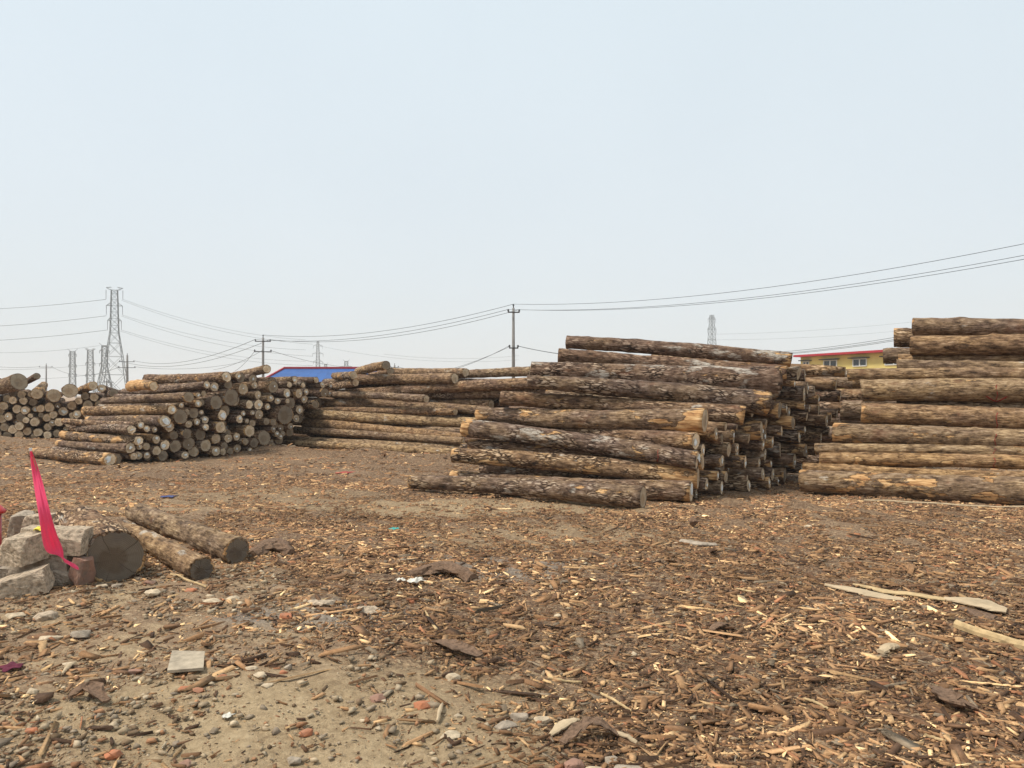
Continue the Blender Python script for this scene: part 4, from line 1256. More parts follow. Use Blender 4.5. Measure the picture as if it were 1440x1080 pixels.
# flat tile
c = gpt(262, 941)
pts = [gpt(242, 927), gpt(288, 928), gpt(286, 949), gpt(235, 953)]
V = []
for z in (.03, .046):
    for k, p in enumerate(pts): V.append((p[0] - c[0], p[1] - c[1], z + (.012 if k < 2 else 0)))
to = mesh_obj('tile', V, [(0, 1, 2, 3), (7, 6, 5, 4), (0, 4, 5, 1), (1, 5, 6, 2), (2, 6, 7, 3), (3, 7, 4, 0)], M['tile'])
to.location = (c[0], c[1], float(gh(c[0], c[1]))); tag(to, 'flat square beige tile lying on the gravel at left', 'tile')
bm = bmesh.new(); bm.from_mesh(to.data); bmesh.ops.recalc_face_normals(bm, faces=bm.faces[:]); bm.to_mesh(to.data); bm.free()


def strip(name, pts, widths, mat, label, cat, thick=.012, lift=.0, curl=0.0, seed=0):
    """a plank, splinter or curl of bark lying along ground points seen at pts"""
    rg = np.random.default_rng(seed)
    G = [np.array(gpt(u, v)) for u, v in pts]
    c = G[len(G) // 2].copy()
    fine = []
    n = 14
    for i in range(n):
        t = i / (n - 1) * (len(G) - 1); k = min(int(t), len(G) - 2); f = t - k
        fine.append((G[k] * (1 - f) + G[k + 1] * f, np.interp(i / (n - 1), np.linspace(0, 1, len(widths)), widths)))
    V, Fc = [], []
    m_ = 5
    for i, (p, w) in enumerate(fine):
        a = fine[max(i - 1, 0)][0]; b = fine[min(i + 1, n - 1)][0]
        d = (b - a); d[2] = 0; d /= np.linalg.norm(d) + 1e-9
        s = np.array([-d[1], d[0], 0])
        z0 = float(gh(p[0], p[1])) + .014 + lift * math.sin(math.pi * i / (n - 1)) + rg.normal(0, .0015)
        for top in (0, 1):
            for k in range(m_):
                q = k / (m_ - 1) * 2 - 1
                ww = w * (1 + rg.normal(0, .2 if 'bark' in name else .05))
                zz = curl * w * (q * q) + top * thick * (1 - .5 * q * q)
                V.append(p + s * q * ww / 2 + np.array([0, 0, z0 - p[2] + zz]) - np.array([c[0], c[1], 0]))
    st = m_ * 2
    for i in range(n - 1):
        for k in range(m_ - 1):
            a = i * st + k; b = (i + 1) * st + k
            Fc.append((a, b, b + 1, a + 1)); Fc.append((a + m_, a + m_ + 1, b + m_ + 1, b + m_))
        a = i * st; b = (i + 1) * st
        Fc.append((a, a + m_, b + m_, b)); Fc.append((a + m_ - 1, b + m_ - 1, b + 2 * m_ - 1, a + 2 * m_ - 1))
    for e in (0, (n - 1) * st):
        for k in range(m_ - 1): Fc.append((e + k, e + k + 1, e + m_ + k + 1, e + m_ + k))
    o = mesh_obj(name, V, Fc, mat)
    bm = bmesh.new(); bm.from_mesh(o.data); bmesh.ops.recalc_face_normals(bm, faces=bm.faces[:]); bm.to_mesh(o.data); bm.free()
    o.location = (c[0], c[1], 0)
    return tag(o, label, cat)


strip('board', [(1160, 826), (1215, 836), (1272, 846)], [.02, .14, .17, .08], M['paleplank'], 'long tapering pale plank pointing left on the litter at right', 'plank', .018, seed=1)
strip('board', [(1200, 822), (1260, 834), (1330, 844)], [.03, .12, .09], M['splinter'], 'narrow plank lying behind the tapering pale plank', 'plank', .016, seed=2)
strip('board', [(1328, 843), (1375, 851), (1416, 857)], [.06, .22, .27, .14], M['paleplank'], 'wide flat pale board at the right edge of the litter', 'plank', .02, .02, seed=3)
strip('board', [(1350, 855), (1400, 864)], [.08, .2, .1], M['barkpiece'], 'brown board tucked under the wide pale board', 'plank', .012, seed=4)
strip('branch', [(1345, 880), (1395, 896), (1445, 910)], [.06, .05, .07], M['splinter'], 'thick pinkish brown branch at the right frame edge', 'branch', .05, seed=5)
strip('bark_piece', [(1316, 976), (1340, 1002), (1375, 1006)], [.05, .12, .1, .03], M['barkpiece'], 'large curled bark piece at lower right', 'bark', .02, .02, .25, seed=6)
strip('bark_piece', [(1238, 922), (1262, 914)], [.05, .07, .04], M['paleplank'], 'small raised wood chunk in the litter at right', 'wood chunk', .025, .02, seed=7)
strip('wood_splinter', [(774, 1030), (795, 1018), (814, 1010)], [.02, .06, .055, .02], M['paleplank'], 'pale leaf shaped wood splinter at the bottom centre', 'splinter', .012, .015, seed=8)
strip('wood_splinter', [(858, 1030), (896, 1043)], [.025, .03, .02], M['paleplank'], 'straight pale splinter right of the leaf shaped one', 'splinter', .012, .01, seed=9)
strip('bark_piece', [(790, 1046), (830, 1032), (870, 1036)], [.05, .08, .03], M['barkpiece'], 'arched bark strip above the bottom edge stones', 'bark', .015, .05, .2, seed=10)
strip('bark_piece', [(612, 908), (640, 922), (675, 930)], [.05, .14, .08], M['barkpiece'], 'broad grey brown bark flake at centre', 'bark', .012, .02, .15, seed=11)
strip('wood_splinter', [(770, 954), (818, 955)], [.012, .018, .008], M['splinter'], 'thin yellow splinter lying level at centre right', 'splinter', .01, seed=12)
strip('wood_splinter', [(845, 972), (888, 998)], [.012, .016, .006], M['splinter'], 'thin slanting splinter at centre right', 'splinter', .01, .01, seed=13)
strip('wood_splinter', [(615, 1020), (622, 996)], [.012, .022, .012], M['paleplank'], 'upright looking stick at the edge of the sandy patch', 'stick', .012, .01, seed=14)
strip('wood_splinter', [(598, 861), (614, 888)], [.01, .02, .02], M['splinter'], 'yellow splinter by the bark flake, upper centre', 'splinter', .01, seed=15)
strip('stick', [(240, 806), (262, 817), (290, 828)], [.015, .018, .01], M['splinter'], 'bent twig lying at the thin log end', 'stick', .014, .01, seed=16)
strip('bark_piece', [(96, 985), (125, 978), (150, 990)], [.04, .09, .04], M['barkpiece'], 'dark curled bark scrap at lower left', 'bark', .014, .03, .3, seed=17)
strip('wood_splinter', [(88, 948), (105, 928)], [.012, .03, .02], M['paleplank'], 'short pale stick at the left above the bark scrap', 'stick', .012, .01, seed=18)
strip('bark_piece', [(1000, 890), (1024, 884)], [.04, .07, .03], M['barkpiece'], 'orange brown bark chip at right of centre', 'bark', .012, .02, .2, seed=19)
strip('board', [(1215, 700 + 4), (1440, 716)], [.02, .03, .02], M['paleplank'], 'pale lath lying along the foot of the right pile', 'lath', .02, seed=20)
strip('slab', [(958, 764), (984, 768), (1006, 767)], [.1, .16, .1], M['greystone'], 'flat grey slab on the litter before the middle pile', 'slab', .03, seed=21)
strip('wood_splinter', [(1035, 830), (1062, 838)], [.01, .02, .01], M['splinter'], 'short yellow splinter left of the pale planks', 'splinter', .01, seed=22)
strip('bark_piece', [(575, 812), (625, 806), (665, 815)], [.08, .22, .12], M['barkpiece'], 'dark heap of bark beside the crumpled plastic bag', 'bark', .05, .05, -.1, seed=23)
strip('bark_piece', [(355, 782), (385, 772), (410, 778)], [.1, .3, .1], M['barkpiece'], 'dark bark clump right of the smooth tan log', 'bark', .05, .05, -.1, seed=24)
strip('wood_splinter', [(1330, 1046), (1300, 1036)], [.01, .016, .008], M['splinter'], 'thin pale splinter at lower right', 'splinter', .01, seed=25)
strip('wood_splinter', [(1130, 976), (1165, 994)], [.008, .016, .008], M['splinter'], 'thin slanting splinter right of centre, lower third', 'splinter', .01, .01, seed=26)
o = hull_rock('wood_stub', (.13, .12, .13), M['barkpiece'], gpt(975, 739) + np.array([0, 0, .05]), 77, 20, .3, boxy=.7)
tag(o, 'small dark cube shaped wood stub before the middle pile', 'wood stub')

# ------------------------------------------------------------------ background: poles, towers, sheds, wires
G_P = 'utility poles beyond the yard'


def pole(u, vtop, Y, label, arms, yaw=.15, r=.15):
    top = at(u, vtop, Y)
    root = empty('utility_pole', (top[0], top[1], 0), yaw); h = top[2]
    tag(root, label, 'utility pole', G_P)
    m = MB(); m.tube([(0, 0, -.2), (0, 0, h * .5), (0, 0, h - .35)], [r * 1.15, r, r * .75], 12); m.build('shaft', M['pole'], root, True)
    m = MB(); m.bar((0, 0, h - .4), (0, 0, h - .12), .05, .05, 8); m.lathe((0, 0, h - .14), [(.05, 0), (.11, .03), (.06, .08), (.09, .11), (.03, .15)], 10); m.build('top_insulator', M['darkmetal'], root)
    for dz, hw in arms:
        m = MB(); m.box((0, -r - .03, h - dz), (2 * hw, .09, .11)); a = m.build('cross_arm', M['darkmetal'], root)
        for s in (-1, 1):
            m = MB(); m.lathe((s * hw * .93, -r - .03, h - dz + .055), [(.03, 0), (.11, .05), (.07, .12), (.10, .17), (.03, .24)], 10); m.build('insulator', M['darkmetal'], a)
    return root, h, top


P1 = pole(722, 428, 71, 'nearest utility pole rising behind the centre of the yard', [(.75, .55), (4.05, .42)])
P2 = pole(370, 471, 100, 'utility pole behind the left pile with two cross arms', [(.85, 1.0), (2.2, 1.1)], r=.17)
P3 = pole(179, 497, 156, 'distant two-arm pole right of the big lattice tower', [(1.7, 1.5), (2.9, 1.7)], .1, .24)
P4 = pole(65, 511, 205, 'farthest pole at left above the far left pile', [(1.0, 1.7)], .1, .2)
P5 = pole(150, 533, 180, 'short stub pole at the foot of the big tower', [(.6, .6)], .1, .2)
P6 = pole(156, 535, 190, 'second short stub pole at the foot of the big tower', [(.6, .6)], .1, .2)
P7 = pole(555, 511, 150, 'short pole peeping over the long pile crest', [(.8, .8)], .1, .2)

G_T = 'steel lattice towers on the horizon'


def tower(u, vtop, Y, label, wb, ww, zw, wt, arms, t, panels=9, yaw=.35, horns=False, ins=.05):
    """lattice tower: half widths at base, waist (at height fraction zw) and top; arms = (fraction of height, half length)"""
    top = at(u, vtop, Y); h = top[2]
    root = empty('lattice_tower', (top[0], top[1], 0), yaw)
    tag(root, label, 'lattice tower', G_T)

    def hw(z):
        f = z / h
        return wb + (ww - wb) * f / zw if f < zw else ww + (wt - ww) * (f - zw) / (1 - zw)
    for sx, sy in ((1, 1), (1, -1), (-1, 1), (-1, -1)):
        m = MB()
        zs = [0, h * zw, h]
        for a, b in zip(zs[:-1], zs[1:]): m.bar((sx * hw(a), sy * hw(a), a), (sx * hw(b), sy * hw(b), b), t)
        m.build('leg', M['steel'], root)
    # panels get shorter towards the top
    zz = [0.0]; k = 0
    while zz[-1] < h * .995 and k < 40:
        zz.append(min(h, zz[-1] + max(1.9 * hw(zz[-1]), h / 34))); k += 1
    for (ax, ay, bx, by) in ((-1, -1, 1, -1), (1, -1, 1, 1), (1, 1, -1, 1), (-1, 1, -1, -1)):
        m = MB()
        for a, b in zip(zz[:-1], zz[1:]):
            wa, wb_ = hw(a), hw(b)
            m.bar((ax * wa, ay * wa, a), (bx * wb_, by * wb_, b), t * .5); m.bar((bx * wa, by * wa, a), (ax * wb_, ay * wb_, b), t * .5)
            m.bar((ax * wb_, ay * wb_, b), (bx * wb_, by * wb_, b), t * .5)
        m.build('bracing', M['steel'], root)
    tips = []
    for f, l in arms:
        z = f * h; w = hw(z); m = MB()
        for s in (-1, 1):
            tip = (s * l, 0, z + (.02 * h if f > .97 else 0))
            for sy in (-1, 1):
                m.bar((s * w, sy * w, z), tip, t * .6); m.bar((s * w, sy * w, z + h * .025), tip, t * .6)
            m.bar((s * w, -w, z), (s * w, w, z), t * .5)
            m.bar((s * (w + l) / 2, -w / 2, z), (s * (w + l) / 2, w / 2, z), t * .4)
        arm = m.build('cross_arm', M['steel'], root)
        if f < .97 or ins > .06:
            for s in (-1, 1):
                m = MB(); m.bar((s * l, 0, z), (s * l, 0, z - h * ins), t * .7, t * .5, 6); m.build('insulator', M['darkmetal'], arm)
        tips.append([(s * l, 0, z - h * .05) for s in (-1, 1)])
    if horns:
        for s in (-1, 1):
            m = MB(); m.bar((s * wt, 0, h), (s * wt * 2.2, 0, h * 1.05), t * .7); m.build('horn', M['steel'], root)
    cs, sn = math.cos(yaw), math.sin(yaw)
    return [[(top[0] + x * cs - y * sn, top[1] + x * sn + y * cs, z) for x, y, z in pr] for pr in tips]


T1 = tower(161, 408, 275, 'largest lattice tower at left with three cross arms', 4.6, 1.35, .62, 1.0, [(1.0, 2.7), (.857, 2.6), (.72, 2.2)], .13, ins=.085)
T2 = tower(102, 494, 420, 'leftmost small lattice tower with horned top', 1.7, 1.3, .5, 1.1, [(.93, 1.9), (.70, 1.9), (.5, 1.9)], .2, horns=True)
T3 = tower(127, 492, 410, 'small flat-topped lattice tower left of the largest tower', 1.9, 1.5, .5, 1.2, [(1.0, 2.5), (.72, 2.2), (.48, 2.2)], .2)
T4 = tower(147, 486, 380, 'dark horned lattice tower overlapping the foot of the largest tower', 4.0, 1.3, .6, 1.1, [(.9, 2.2), (.65, 2.2)], .2, horns=True)
T5 = tower(447, 480, 420, 'thin lattice tower behind the blue roof', 2.0, 1.0, .55, .5, [(.92, 2.4), (.78, 2.8), (.64, 2.4)], .12)
T6 = tower(1001, 443, 330, 'lattice tower standing behind the right of the middle pile', 2.6, 1.5, .55, .6, [(.95, 1.9), (.83, 2.2), (.7, 2.0)], .085)
T7 = tower(458, 512, 520, 'tiny forked lattice tower just right of the thin tower', 1.2, .9, .5, .8, [(.85, 3.6)], .16, horns=True)
T8 = tower(487, 508, 500, 'tiny forked lattice tower above the right end of the blue roof', 1.4, 1.0, .5, 1.0, [(.85, 4.0)], .18, horns=True)


def wire(p, q, sag, r, label, n=22):
    p = np.array(p, float); q = np.array(q, float)
    pts = []
    for i in range(n + 1):
        t = i / n; c = p * (1 - t) + q * t; c[2] -= 4 * sag * t * (1 - t); pts.append(c - p)
    m = MB(); m.tube(pts, r, 5)
    o = m.build('overhead_wire', M['wire'], None, True); o.location = tuple(p)
    return tag(o, label, 'wire', 'overhead wires')


def pt_(pr, dx, dz):
    root, h, top = pr; yaw = root.rotation_euler[2]
    return (top[0] + dx * math.cos(yaw), top[1] + dx * math.sin(yaw) - .18, h - dz)


ER = at(1640, 318, 40)
wire(pt_(P1, 0, 0), at(1640, 300, 38), 1.3, .017, 'upper wire from the nearest pole rising to the right edge')
wire(pt_(P1, -.5, .5), at(1640, 319, 38), 1.3, .016, 'middle wire from the nearest pole rising to the right edge')
wire(pt_(P1, .5, .5), at(1640, 326, 38), 1.25, .016, 'lower wire from the nearest pole rising to the right edge')
wire(pt_(P1, 0, 0), pt_(P2, 0, 0), 1.2, .022, 'top wire between the nearest pole and the left pole')
wire(pt_(P1, -.5, .5), pt_(P2, -.93, .6), 1.2, .022, 'middle wire between the nearest pole and the left pole')
wire(pt_(P1, .5, .5), pt_(P2, .93, .6), 1.3, .022, 'lowest wire between the nearest pole and the left pole')
wire(pt_(P1, .4, 3.85), at(840, 503, 60), .15, .03, 'dark cable from the nearest pole down behind the middle pile')
wire(pt_(P1, -.4, 3.85), at(600, 528, 80), .4, .018, 'faint cable from the nearest pole down to the left')
wire(pt_(P1, -.4, 3.95), at(575, 530, 90), .5, .018, 'second faint cable from the nearest pole down to the left')
wire(pt_(P7, .6, .7), at(640, 524, 120), .3, .04, 'short dark cable running right from the crest pole')
wire(pt_(P2, -.93, .6), pt_(P3, 1.4, 1.5), 1.6, .032, 'wire sagging from the left pole to the two-arm pole')
wire(pt_(P2, .93, .6), pt_(P3, -1.4, 1.5), 2.2, .032, 'lower wire sagging from the left pole to the two-arm pole')
wire(pt_(P2, 0, 2.0), at(300, 520, 130), .4, .025, 'stay wire slanting left from the lower arm of the left pole')
wire(pt_(P2, -.9, 2.0), at(330, 522, 120), .3, .025, 'stay wire slanting steeply from the left pole lower arm')
wire(pt_(P2, .9, 2.0), at(520, 516, 160), .8, .025, 'faint wire leaving the left pole lower arm to the right')
wire(pt_(P3, 1.4, 2.7), at(345, 508, 170), 1.0, .03, 'wire leaving the two-arm pole towards the left pile crest')
wire(pt_(P3, -1.4, 2.7), pt_(P4, 1.5, .9), 2.0, .04, 'wire between the two-arm pole and the farthest pole')
wire(pt_(P4, -1.5, .9), at(-60, 506, 230), 1.0, .04, 'wire leaving the farthest pole to the left edge')
for i, nm in enumerate(('top', 'middle', 'bottom')):
    l, r_ = T1[i]
    zl = (l[0], l[1], EYE + (555 - (421, 444, 464)[i]) / FPX * l[1])
    zr = (r_[0], r_[1], EYE + (555 - (421, 443, 464)[i]) / FPX * r_[1])
    wire(zl, at(-220, (434, 460, 480)[i], 300), 2.2, .07, f'{nm} cable from the largest tower to the left edge')
    wire(zr, at(430, (478, 492, 508)[i], 300), 2.6, .042, f'{nm} far cable from the largest tower sagging right')
    wire((zr[0], zr[1] - 1, zr[2] - .4), at(440, (484, 501, 514)[i], 270), 2.8, .042, f'{nm} near cable from the largest tower sagging right')
for i, v in enumerate((488, 511, 524)):
    wire(at(-60, v + 6, 430), at(140, v - 2 + i * 2, 400), 2.0, .07, ('upper', 'middle', 'lower')[i] + ' faint cable through the small towers at far left')
for i, (va, vb) in enumerate(((470, 452), (478, 463))):
    wire(at(1002, va, 330), at(1290, vb, 300), 1.0, .03, ('upper', 'lower')[i] + ' faint cable from the tower to the right pile')
for i, (va, vb) in enumerate(((499, 475), (501, 478), (502, 480))):
    wire(at(1012, va, 120), at(1300, vb - 8, 90), .6, .03, ('highest', 'middle', 'lowest')[i] + ' of three close cables above the yellow building')
wire(at(540, 498, 400), at(730, 500, 420), 2.0, .05, 'very faint cable left of the nearest pole')
wire(at(447, 486, 420), at(730, 506, 420), 4.0, .05, 'very faint sagging cable from the thin tower to the right')

# blue-roofed shed
Yb = 75.0
rz_ = at(400, 518, Yb)[2]
xl, xr = at(400, 518, Yb)[0], at(530, 519, Yb)[0]
bl = empty('blue_shed', (xl, Yb, 0)); tag(bl, 'long shed with blue sheet roof and red ridge behind the left pile', 'shed')
W = xr - xl; hip = 1.5; ev = rz_ - 1.7; dy = 4.5
m = MB(); m.box((W / 2, 0, (ev - .05) / 2), (W + .6, 2 * dy - .8, ev - .05)); m.build('wall', M['white'], bl)
npan = 12
for k in range(npan):
    a, b = W * k / npan, W * (k + 1) / npan - .01
    ea, eb = a * (W + 2 * hip) / W - hip, b * (W + 2 * hip) / W - hip
    m = MB(); m.poly([(ea, -dy, ev), (eb, -dy, ev), (b, 0, rz_ - .02), (a, 0, rz_ - .02), (ea, -dy, ev - .05), (eb, -dy, ev - .05), (b, 0, rz_ - .07), (a, 0, rz_ - .07)],
                     [(0, 1, 2, 3), (7, 6, 5, 4), (0, 4, 5, 1), (1, 5, 6, 2), (2, 6, 7, 3), (3, 7, 4, 0)])
    m.build('roof_panel', M['blueroof'], bl)
m = MB(); m.poly([(-hip, -dy, ev), (0, 0, rz_ - .02), (-hip, dy, ev), (W + hip, -dy, ev), (W, 0, rz_ - .02), (W + hip, dy, ev)], [(0, 1, 2), (3, 5, 4), (2, 1, 4, 5)]); m.build('roof_end', M['blueroof'], bl)
m = MB(); m.box((W / 2, 0, rz_ + .06), (W + .1, .3, .18)); m.build('ridge_cap', M['redtrim'], bl)
m = MB(); m.bar((-hip, -dy, ev + .05), (0, 0, rz_ + .06), .1); m.bar((W + hip, -dy, ev + .05), (W, 0, rz_ + .06), .1); m.build('hip_cap', M['redtrim'], bl)

# yellow building
A = np.array([23.3, 62.0]); B = np.array([(1243 - 720) / FPX * 55, 55.0])
dv = (B - A); L1 = np.linalg.norm(dv); dv /= L1; LB = L1 * 1.9
yaw = math.atan2(dv[1], dv[0])
yb = empty('yellow_building', (A[0], A[1], 0), yaw); tag(yb, 'yellow building with red eaves and small windows behind the right pile', 'building')
Ht = 4.62; D_ = 9.0


def yfrac(u):
    k = (u - 720) / FPX
    return (k * A[1] - A[0]) / (dv[0] - k * dv[1])


m = MB(); m.box((LB / 2, D_ / 2, Ht / 2), (LB, D_, Ht)); m.build('wall', M['yellowwall'], yb)
m = MB(); m.box((LB / 2, D_ / 2 - .15, Ht + .09), (LB + .5, D_ + .8, .16)); m.build('eaves_trim', M['redtrim'], yb)
m = MB(); m.poly([(-.25, -.55, Ht + .17), (LB + .25, -.55, Ht + .17), (LB + .25, D_ / 2, Ht + .42), (-.25, D_ / 2, Ht + .42), (LB + .25, D_ + .2, Ht + .17), (-.25, D_ + .2, Ht + .17)],
                [(0, 1, 2, 3), (3, 2, 4, 5), (0, 3, 5), (1, 4, 2)]); m.build('roof', M['redtrim'], yb)
for (ua, ub) in ((1130, 1138), (1159, 1177), (1200, 1219), (1245, 1270)):
    ta, tb = yfrac(ua), yfrac(ub)
    w = tb - ta; xc = (ta + tb) / 2; zc = 3.98; hh = .52
    m = MB()
    for (x, z, sx, sz) in ((xc, zc + hh / 2, w, .06), (xc, zc - hh / 2, w, .06), (xc - w / 2, zc, .06, hh), (xc + w / 2, zc, .06, hh), (xc, zc, .08, hh)):
        m.box((x, -.02, z), (sx, .10, sz))
    wf = m.build('window', M['white'], yb)
    for s in (-1, 1):
        m = MB(); m.box((xc + s * w / 4, -.012, zc), (w / 2 - .1, .03, hh - .06)); m.build('pane', M['pane'], wf)
    m = MB(); m.box((xc, -.16, zc + hh / 2 + .09), (w + .5, .34, .07)); m.build('hood', M['darkmetal'], yb)

# ------------------------------------------------------------------ loose litter: too many pieces to count
CH_COL = np.array([(.042, .026, .018), (.085, .052, .034), (.125, .077, .048), (.17, .105, .062), (.13, .11, .09), (.22, .145, .088), (.20, .10, .06), (.29, .205, .125), (.40, .295, .18), (.55, .43, .27)])
CH_P = np.array([.13, .17, .20, .18, .04, .12, .03, .07, .04, .02]); CH_P = CH_P / CH_P.sum()


def vnoise(x, y, s, seed):
    g = np.random.default_rng(seed).random((64, 64))
    fx, fy = x * s, y * s
    i = np.floor(fx).astype(int); j = np.floor(fy).astype(int); a = fx - i; b = fy - j
    a = a * a * (3 - 2 * a); b = b * b * (3 - 2 * b)
    return (g[i % 64, j % 64] * (1 - a) + g[(i + 1) % 64, j % 64] * a) * (1 - b) + (g[i % 64, (j + 1) % 64] * (1 - a) + g[(i + 1) % 64, (j + 1) % 64] * a) * b


def cover(x, y):
    nz = vnoise(x + 50, y, 1.1, 3) * .6 + vnoise(x + 50, y, 3.1, 4) * .4
    edge = x + (y - 3.3) * .55 + .15 + (nz - .5) * 1.2
    sst = lambda a, b, q: (lambda t: t * t * (3 - 2 * t))(np.clip((q - a) / (b - a), 0, 1))
    left = (1 - sst(-.35, .35, edge)) * (1 - sst(6.5, 8.5, y))
    c = 1 - .62 * left
    for cx, cy, rx, ry, am in ((-.75, 3.5, .95, .95, .74), (-1.75, 3.9, .75, .5, .62), (-.4, 10.9, 2.6, .8, .5)):
        e = ((x - cx) / rx) ** 2 + ((y - cy) / ry) ** 2 + (nz - .5) * 2.4
        c = c * (1 - am * (1 - sst(.45, 1.5, e)))
    track = vnoise(x * .22 + 9, y * .75 + 3, 1.0, 22) * .65 + vnoise(x * .8 + 9, y * 2 + 3, 1.0, 23) * .35
    c = c * (1 - .45 * sst(.55, .78, track) * sst(5.0, 7.5, y))      # dusty, driven-over strips
    return c * np.clip(.35 + 1.3 * nz, 0, 1)


def scatter(n, y0, y1, rng, power=1.0):
    y = y0 + (y1 - y0) * rng.random(n) ** power
    x = (rng.random(n) * 2 - 1) * (.72 * y + 1.6)
    k = rng.random(n) < cover(x, y) * (x.size > 0)
    return x[k], y[k]


# keep litter from floating in the logs and blocks: nothing to do, it lies on the ground below them
def chips(name, n, y0, y1, lmin, lmax, rng, power, plate, label, pale=1.0, thin=1.0):
    # spread evenly over area: more pieces where the strip is wider
    x, y = scatter(n, y0, y1, rng, power)
    m = len(x)
    ln = lmin * (lmax / lmin) ** (rng.random(m) ** 2.1); wd = ln * (.10 + np.where(ln > .05, .26, .42) * rng.random(m) ** 1.4) * thin; th = np.clip(ln * .12, .003, .014 * min(1, thin + .3)) * (.6 + rng.random(m))
    yaw = rng.random(m) * 2 * math.pi; tilt = rng.normal(0, .15, m) * min(1, .04 + thin * .9 if thin < 1 else 1); roll = rng.normal(0, .2, m)
    z = gh(x, y) + .002 + np.abs(rng.normal(0, .006, m)) + np.abs(np.sin(tilt)) * ln * .25
    if plate:
        tx = np.array([-.5, .5, .5, -.5]); ty = np.array([-.5, -.5, .5, .5])
        lx = np.concatenate([np.tile(tx, (m, 1)) * (1 + rng.normal(0, .22, (m, 4))), np.tile(tx, (m, 1)) * (1 + rng.normal(0, .12, (m, 4)))], 1) * ln[:, None]
        ly = np.concatenate([np.tile(ty, (m, 1)) * (1 + rng.normal(0, .35, (m, 4))), np.tile(ty, (m, 1)) * .9], 1) * wd[:, None]
        lz = np.concatenate([np.ones((m, 4)) * .5 + rng.normal(0, .25, (m, 4)), -np.ones((m, 4)) * .5], 1) * th[:, None]
        F_ = [(0, 1, 2, 3), (4, 5, 1, 0), (5, 6, 2, 1), (6, 7, 3, 2), (7, 4, 0, 3)]; nv = 8
    else:
        lx = np.tile(np.array([-.5, .5, .5, -.5, -.42, .42]), (m, 1)) * (1 + rng.normal(0, .15, (m, 6))) * ln[:, None]
        ly = np.tile(np.array([-.5, -.5, .5, .5, 0, 0]), (m, 1)) * wd[:, None] + rng.normal(0, .1, (m, 6)) * wd[:, None]
        lz = np.tile(np.array([-.5, -.5, -.5, -.5, .8, .8]), (m, 1)) * th[:, None]
        F_ = [(0, 1, 5, 4), (2, 3, 4, 5), (1, 2, 5, 5), (3, 0, 4, 4)]; nv = 6
    # roll, tilt, yaw
    cr, sr = np.cos(roll)[:, None], np.sin(roll)[:, None]; ly, lz = ly * cr - lz * sr, ly * sr + lz * cr
    ct, stt = np.cos(tilt)[:, None], np.sin(tilt)[:, None]; lx, lz = lx * ct + lz * stt, -lx * stt + lz * ct
    cy, sy = np.cos(yaw)[:, None], np.sin(yaw)[:, None]
    X = x[:, None] + lx * cy - ly * sy; Y = y[:, None] + lx * sy + ly * cy; Z = z[:, None] + lz
    V = np.stack([X, Y, Z], -1).reshape(-1, 3)
    base = (np.arange(m) * nv)[:, None]
    band = vnoise(x * .45 + 31, y * .9 + 7, 1.0, 14) * .6 + vnoise(x + 31, y * 2.2, 1.3, 15) * .4
    pp = CH_P.copy(); pp[7:10] *= pale; pp /= pp.sum()
    cum = np.cumsum(pp); q = rng.random(m)
    q = np.where(q > .70, .70 + (q - .70) * np.clip(.35 + 1.3 * band, .3, 1), q)      # paler slivers gather in patches
    ci = np.clip(np.searchsorted(cum, q), 0, len(CH_COL) - 1)
    col = CH_COL[ci] * np.array([2.18, 1.97, 1.64]) * rng.uniform(.75, 1.3, (m, 1)) * (.62 + .85 * band)[:, None]
    if plate:
        Q = (base[:, :, None] + np.array(F_)[None]).reshape(-1, 4)
        o = np_obj(name, V, Q, M['chips'], 4); nf = 5
    else:
        T = [(0, 1, 5), (0, 5, 4), (2, 3, 4), (2, 4, 5), (1, 2, 5), (3, 0, 4)]
        Q = (base[:, :, None] + np.array(T)[None]).reshape(-1, 3)
        o = np_obj(name, V, Q, M['chips'], 3); nf = 6
    at_ = o.data.attributes.new('col', 'FLOAT_COLOR', 'FACE')
    C4 = np.concatenate([np.repeat(col, nf, 0), np.ones((m * nf, 1))], 1).astype(np.float32)
    at_.data.foreach_set('color', C4.ravel())
    tag(o, label, 'wood chips', kind='stuff')
    return m


rg1 = np.random.default_rng(21)
n1 = chips('wood_chips', 178000, 2.2, 10.5, .010, .072, rg1, 1.02, True, 'loose bark flakes and wood chips strewn over the foreground')
n2 = chips('bark_litter', 105000, 6.8, 15.0, .018, .10, rg1, .85, False, 'bark litter carpeting the yard before the piles', .45)
n3 = chips('bark_crumbs', 42000, 13.0, 30.0, .04, .18, rg1, .8, False, 'coarse bark crumbs over the far part of the yard', .4)
n4 = chips('wood_slivers', 5000, 2.2, 8.0, .06, .17, rg1, .75, True, 'larger bark slivers lying on top of the chips')
n5 = chips('bark_shreds', 4200, 2.4, 11.0, .10, .34, rg1, .9, True, 'long torn bark and bast shreds trodden into the litter', thin=.3)
print('chips', n1, n2, n3, n4, n5)


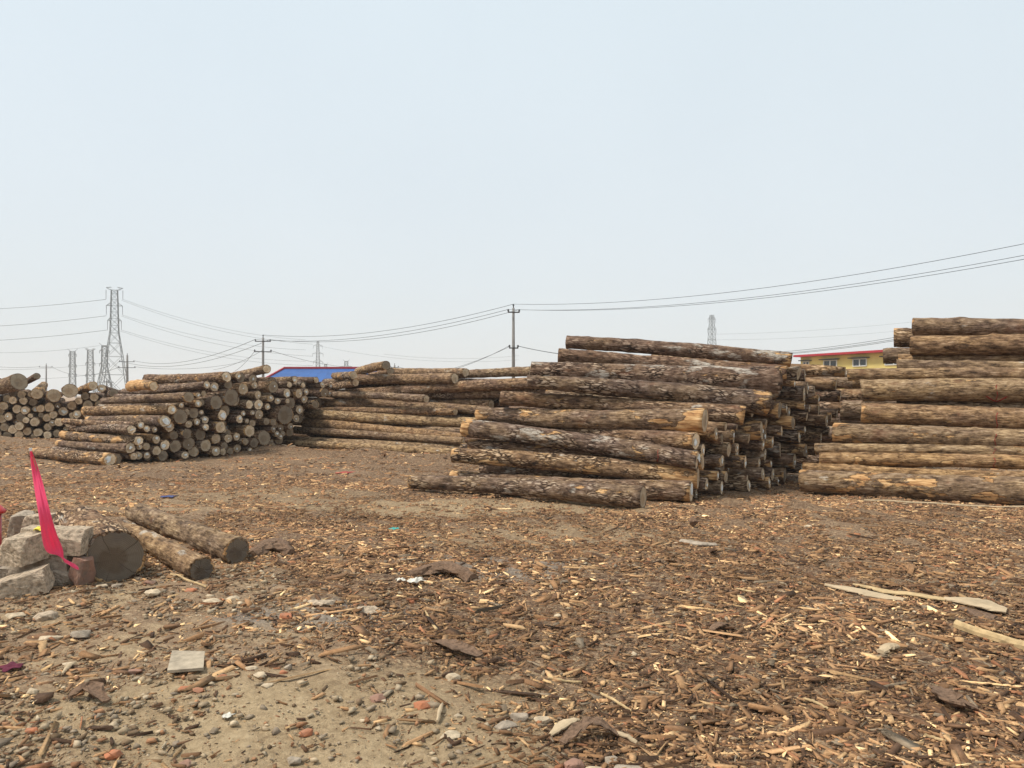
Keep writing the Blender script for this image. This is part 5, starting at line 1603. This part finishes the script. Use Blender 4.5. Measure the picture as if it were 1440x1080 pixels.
def pebbles(n, rng):
    protos = []
    for s in range(8):
        rg = random.Random(900 + s); bm = bmesh.new()
        for _ in range(9):
            v = Vector((rg.gauss(0, 1), rg.gauss(0, 1), rg.gauss(0, 1))).normalized(); bm.verts.new(v * rg.uniform(.6, 1))
        bmesh.ops.convex_hull(bm, input=bm.verts[:]); bmesh.ops.delete(bm, geom=[v for v in bm.verts if not v.link_faces], context='VERTS')
        bmesh.ops.triangulate(bm, faces=bm.faces[:]); bm.verts.index_update()
        protos.append((np.array([v.co[:] for v in bm.verts]), np.array([[v.index for v in f.verts] for f in bm.faces]))); bm.free()
    y = 2.3 + 6.2 * rng.random(n) ** .85; x = (rng.random(n) * 2 - 1) * (.72 * y + 1.2)
    edge = x + (y - 3.3) * .55 + .15
    nz = vnoise(x + 50, y, 1.6, 8)
    p = np.where(edge < .1, .95, .07) * np.clip(nz * 1.7 - .15, .05, 1)
    e = ((x + .75) / .85) ** 2 + ((y - 3.5) / .9) ** 2
    p = np.where(e < 1, p * .55, p)
    k = rng.random(n) < p; x, y = x[k], y[k]; m = len(x)
    VV, TT, CC = [], [], []; b = 0
    pal = np.array([(.48, .37, .24), (.38, .30, .21), (.28, .22, .16), (.56, .45, .31), (.40, .21, .11), (.34, .26, .17), (.22, .15, .09)])
    for i in range(m):
        pv, pt = protos[i % 8]
        s = .006 * (6.5 ** (rng.random() ** 2.9)); sc_ = np.array([s * rng.uniform(.8, 1.4), s * rng.uniform(.7, 1.1), s * rng.uniform(.4, .8)])
        a = rng.random() * 6.28; q = pv * sc_; q = np.stack([q[:, 0] * math.cos(a) - q[:, 1] * math.sin(a), q[:, 0] * math.sin(a) + q[:, 1] * math.cos(a), q[:, 2]], 1)
        VV.append(q + [x[i], y[i], float(gh(x[i], y[i])) + s * .25 + .003]); TT.append(pt + b); b += len(pv)
        CC.append(np.repeat((pal[rng.integers(0, 7)] * rng.uniform(.75, 1.2))[None], len(pt), 0))
    o = np_obj('gravel', np.vstack(VV), np.vstack(TT), M['pebble'], 3)
    C = np.vstack(CC); a_ = o.data.attributes.new('col', 'FLOAT_COLOR', 'FACE')
    a_.data.foreach_set('color', np.concatenate([C, np.ones((len(C), 1))], 1).astype(np.float32).ravel())
    tag(o, 'small gravel and brick crumbs scattered over the left foreground', 'gravel', kind='stuff')
    return m


print('pebbles', pebbles(64000, np.random.default_rng(31)))

# ------------------------------------------------------------------ hazy air
hz = NT('pale_haze')
hz.t.nodes.remove(hz.b)
pv = hz.n('ShaderNodeVolumePrincipled')
pv.inputs['Color'].default_value = (0.93, 0.95, 0.96, 1)
pv.inputs['Density'].default_value = 0.0006
pv.inputs['Anisotropy'].default_value = 0.0
hz.t.links.new(pv.outputs[0], hz.out.inputs['Volume'])
m = MB(); m.box((0, 0, 24.0), (4000, 4000, 52.0)); ho = m.build('haze', hz.m)
tag(ho, kind='stuff')
ho['label'] = 'thin pale haze filling the air over the yard'
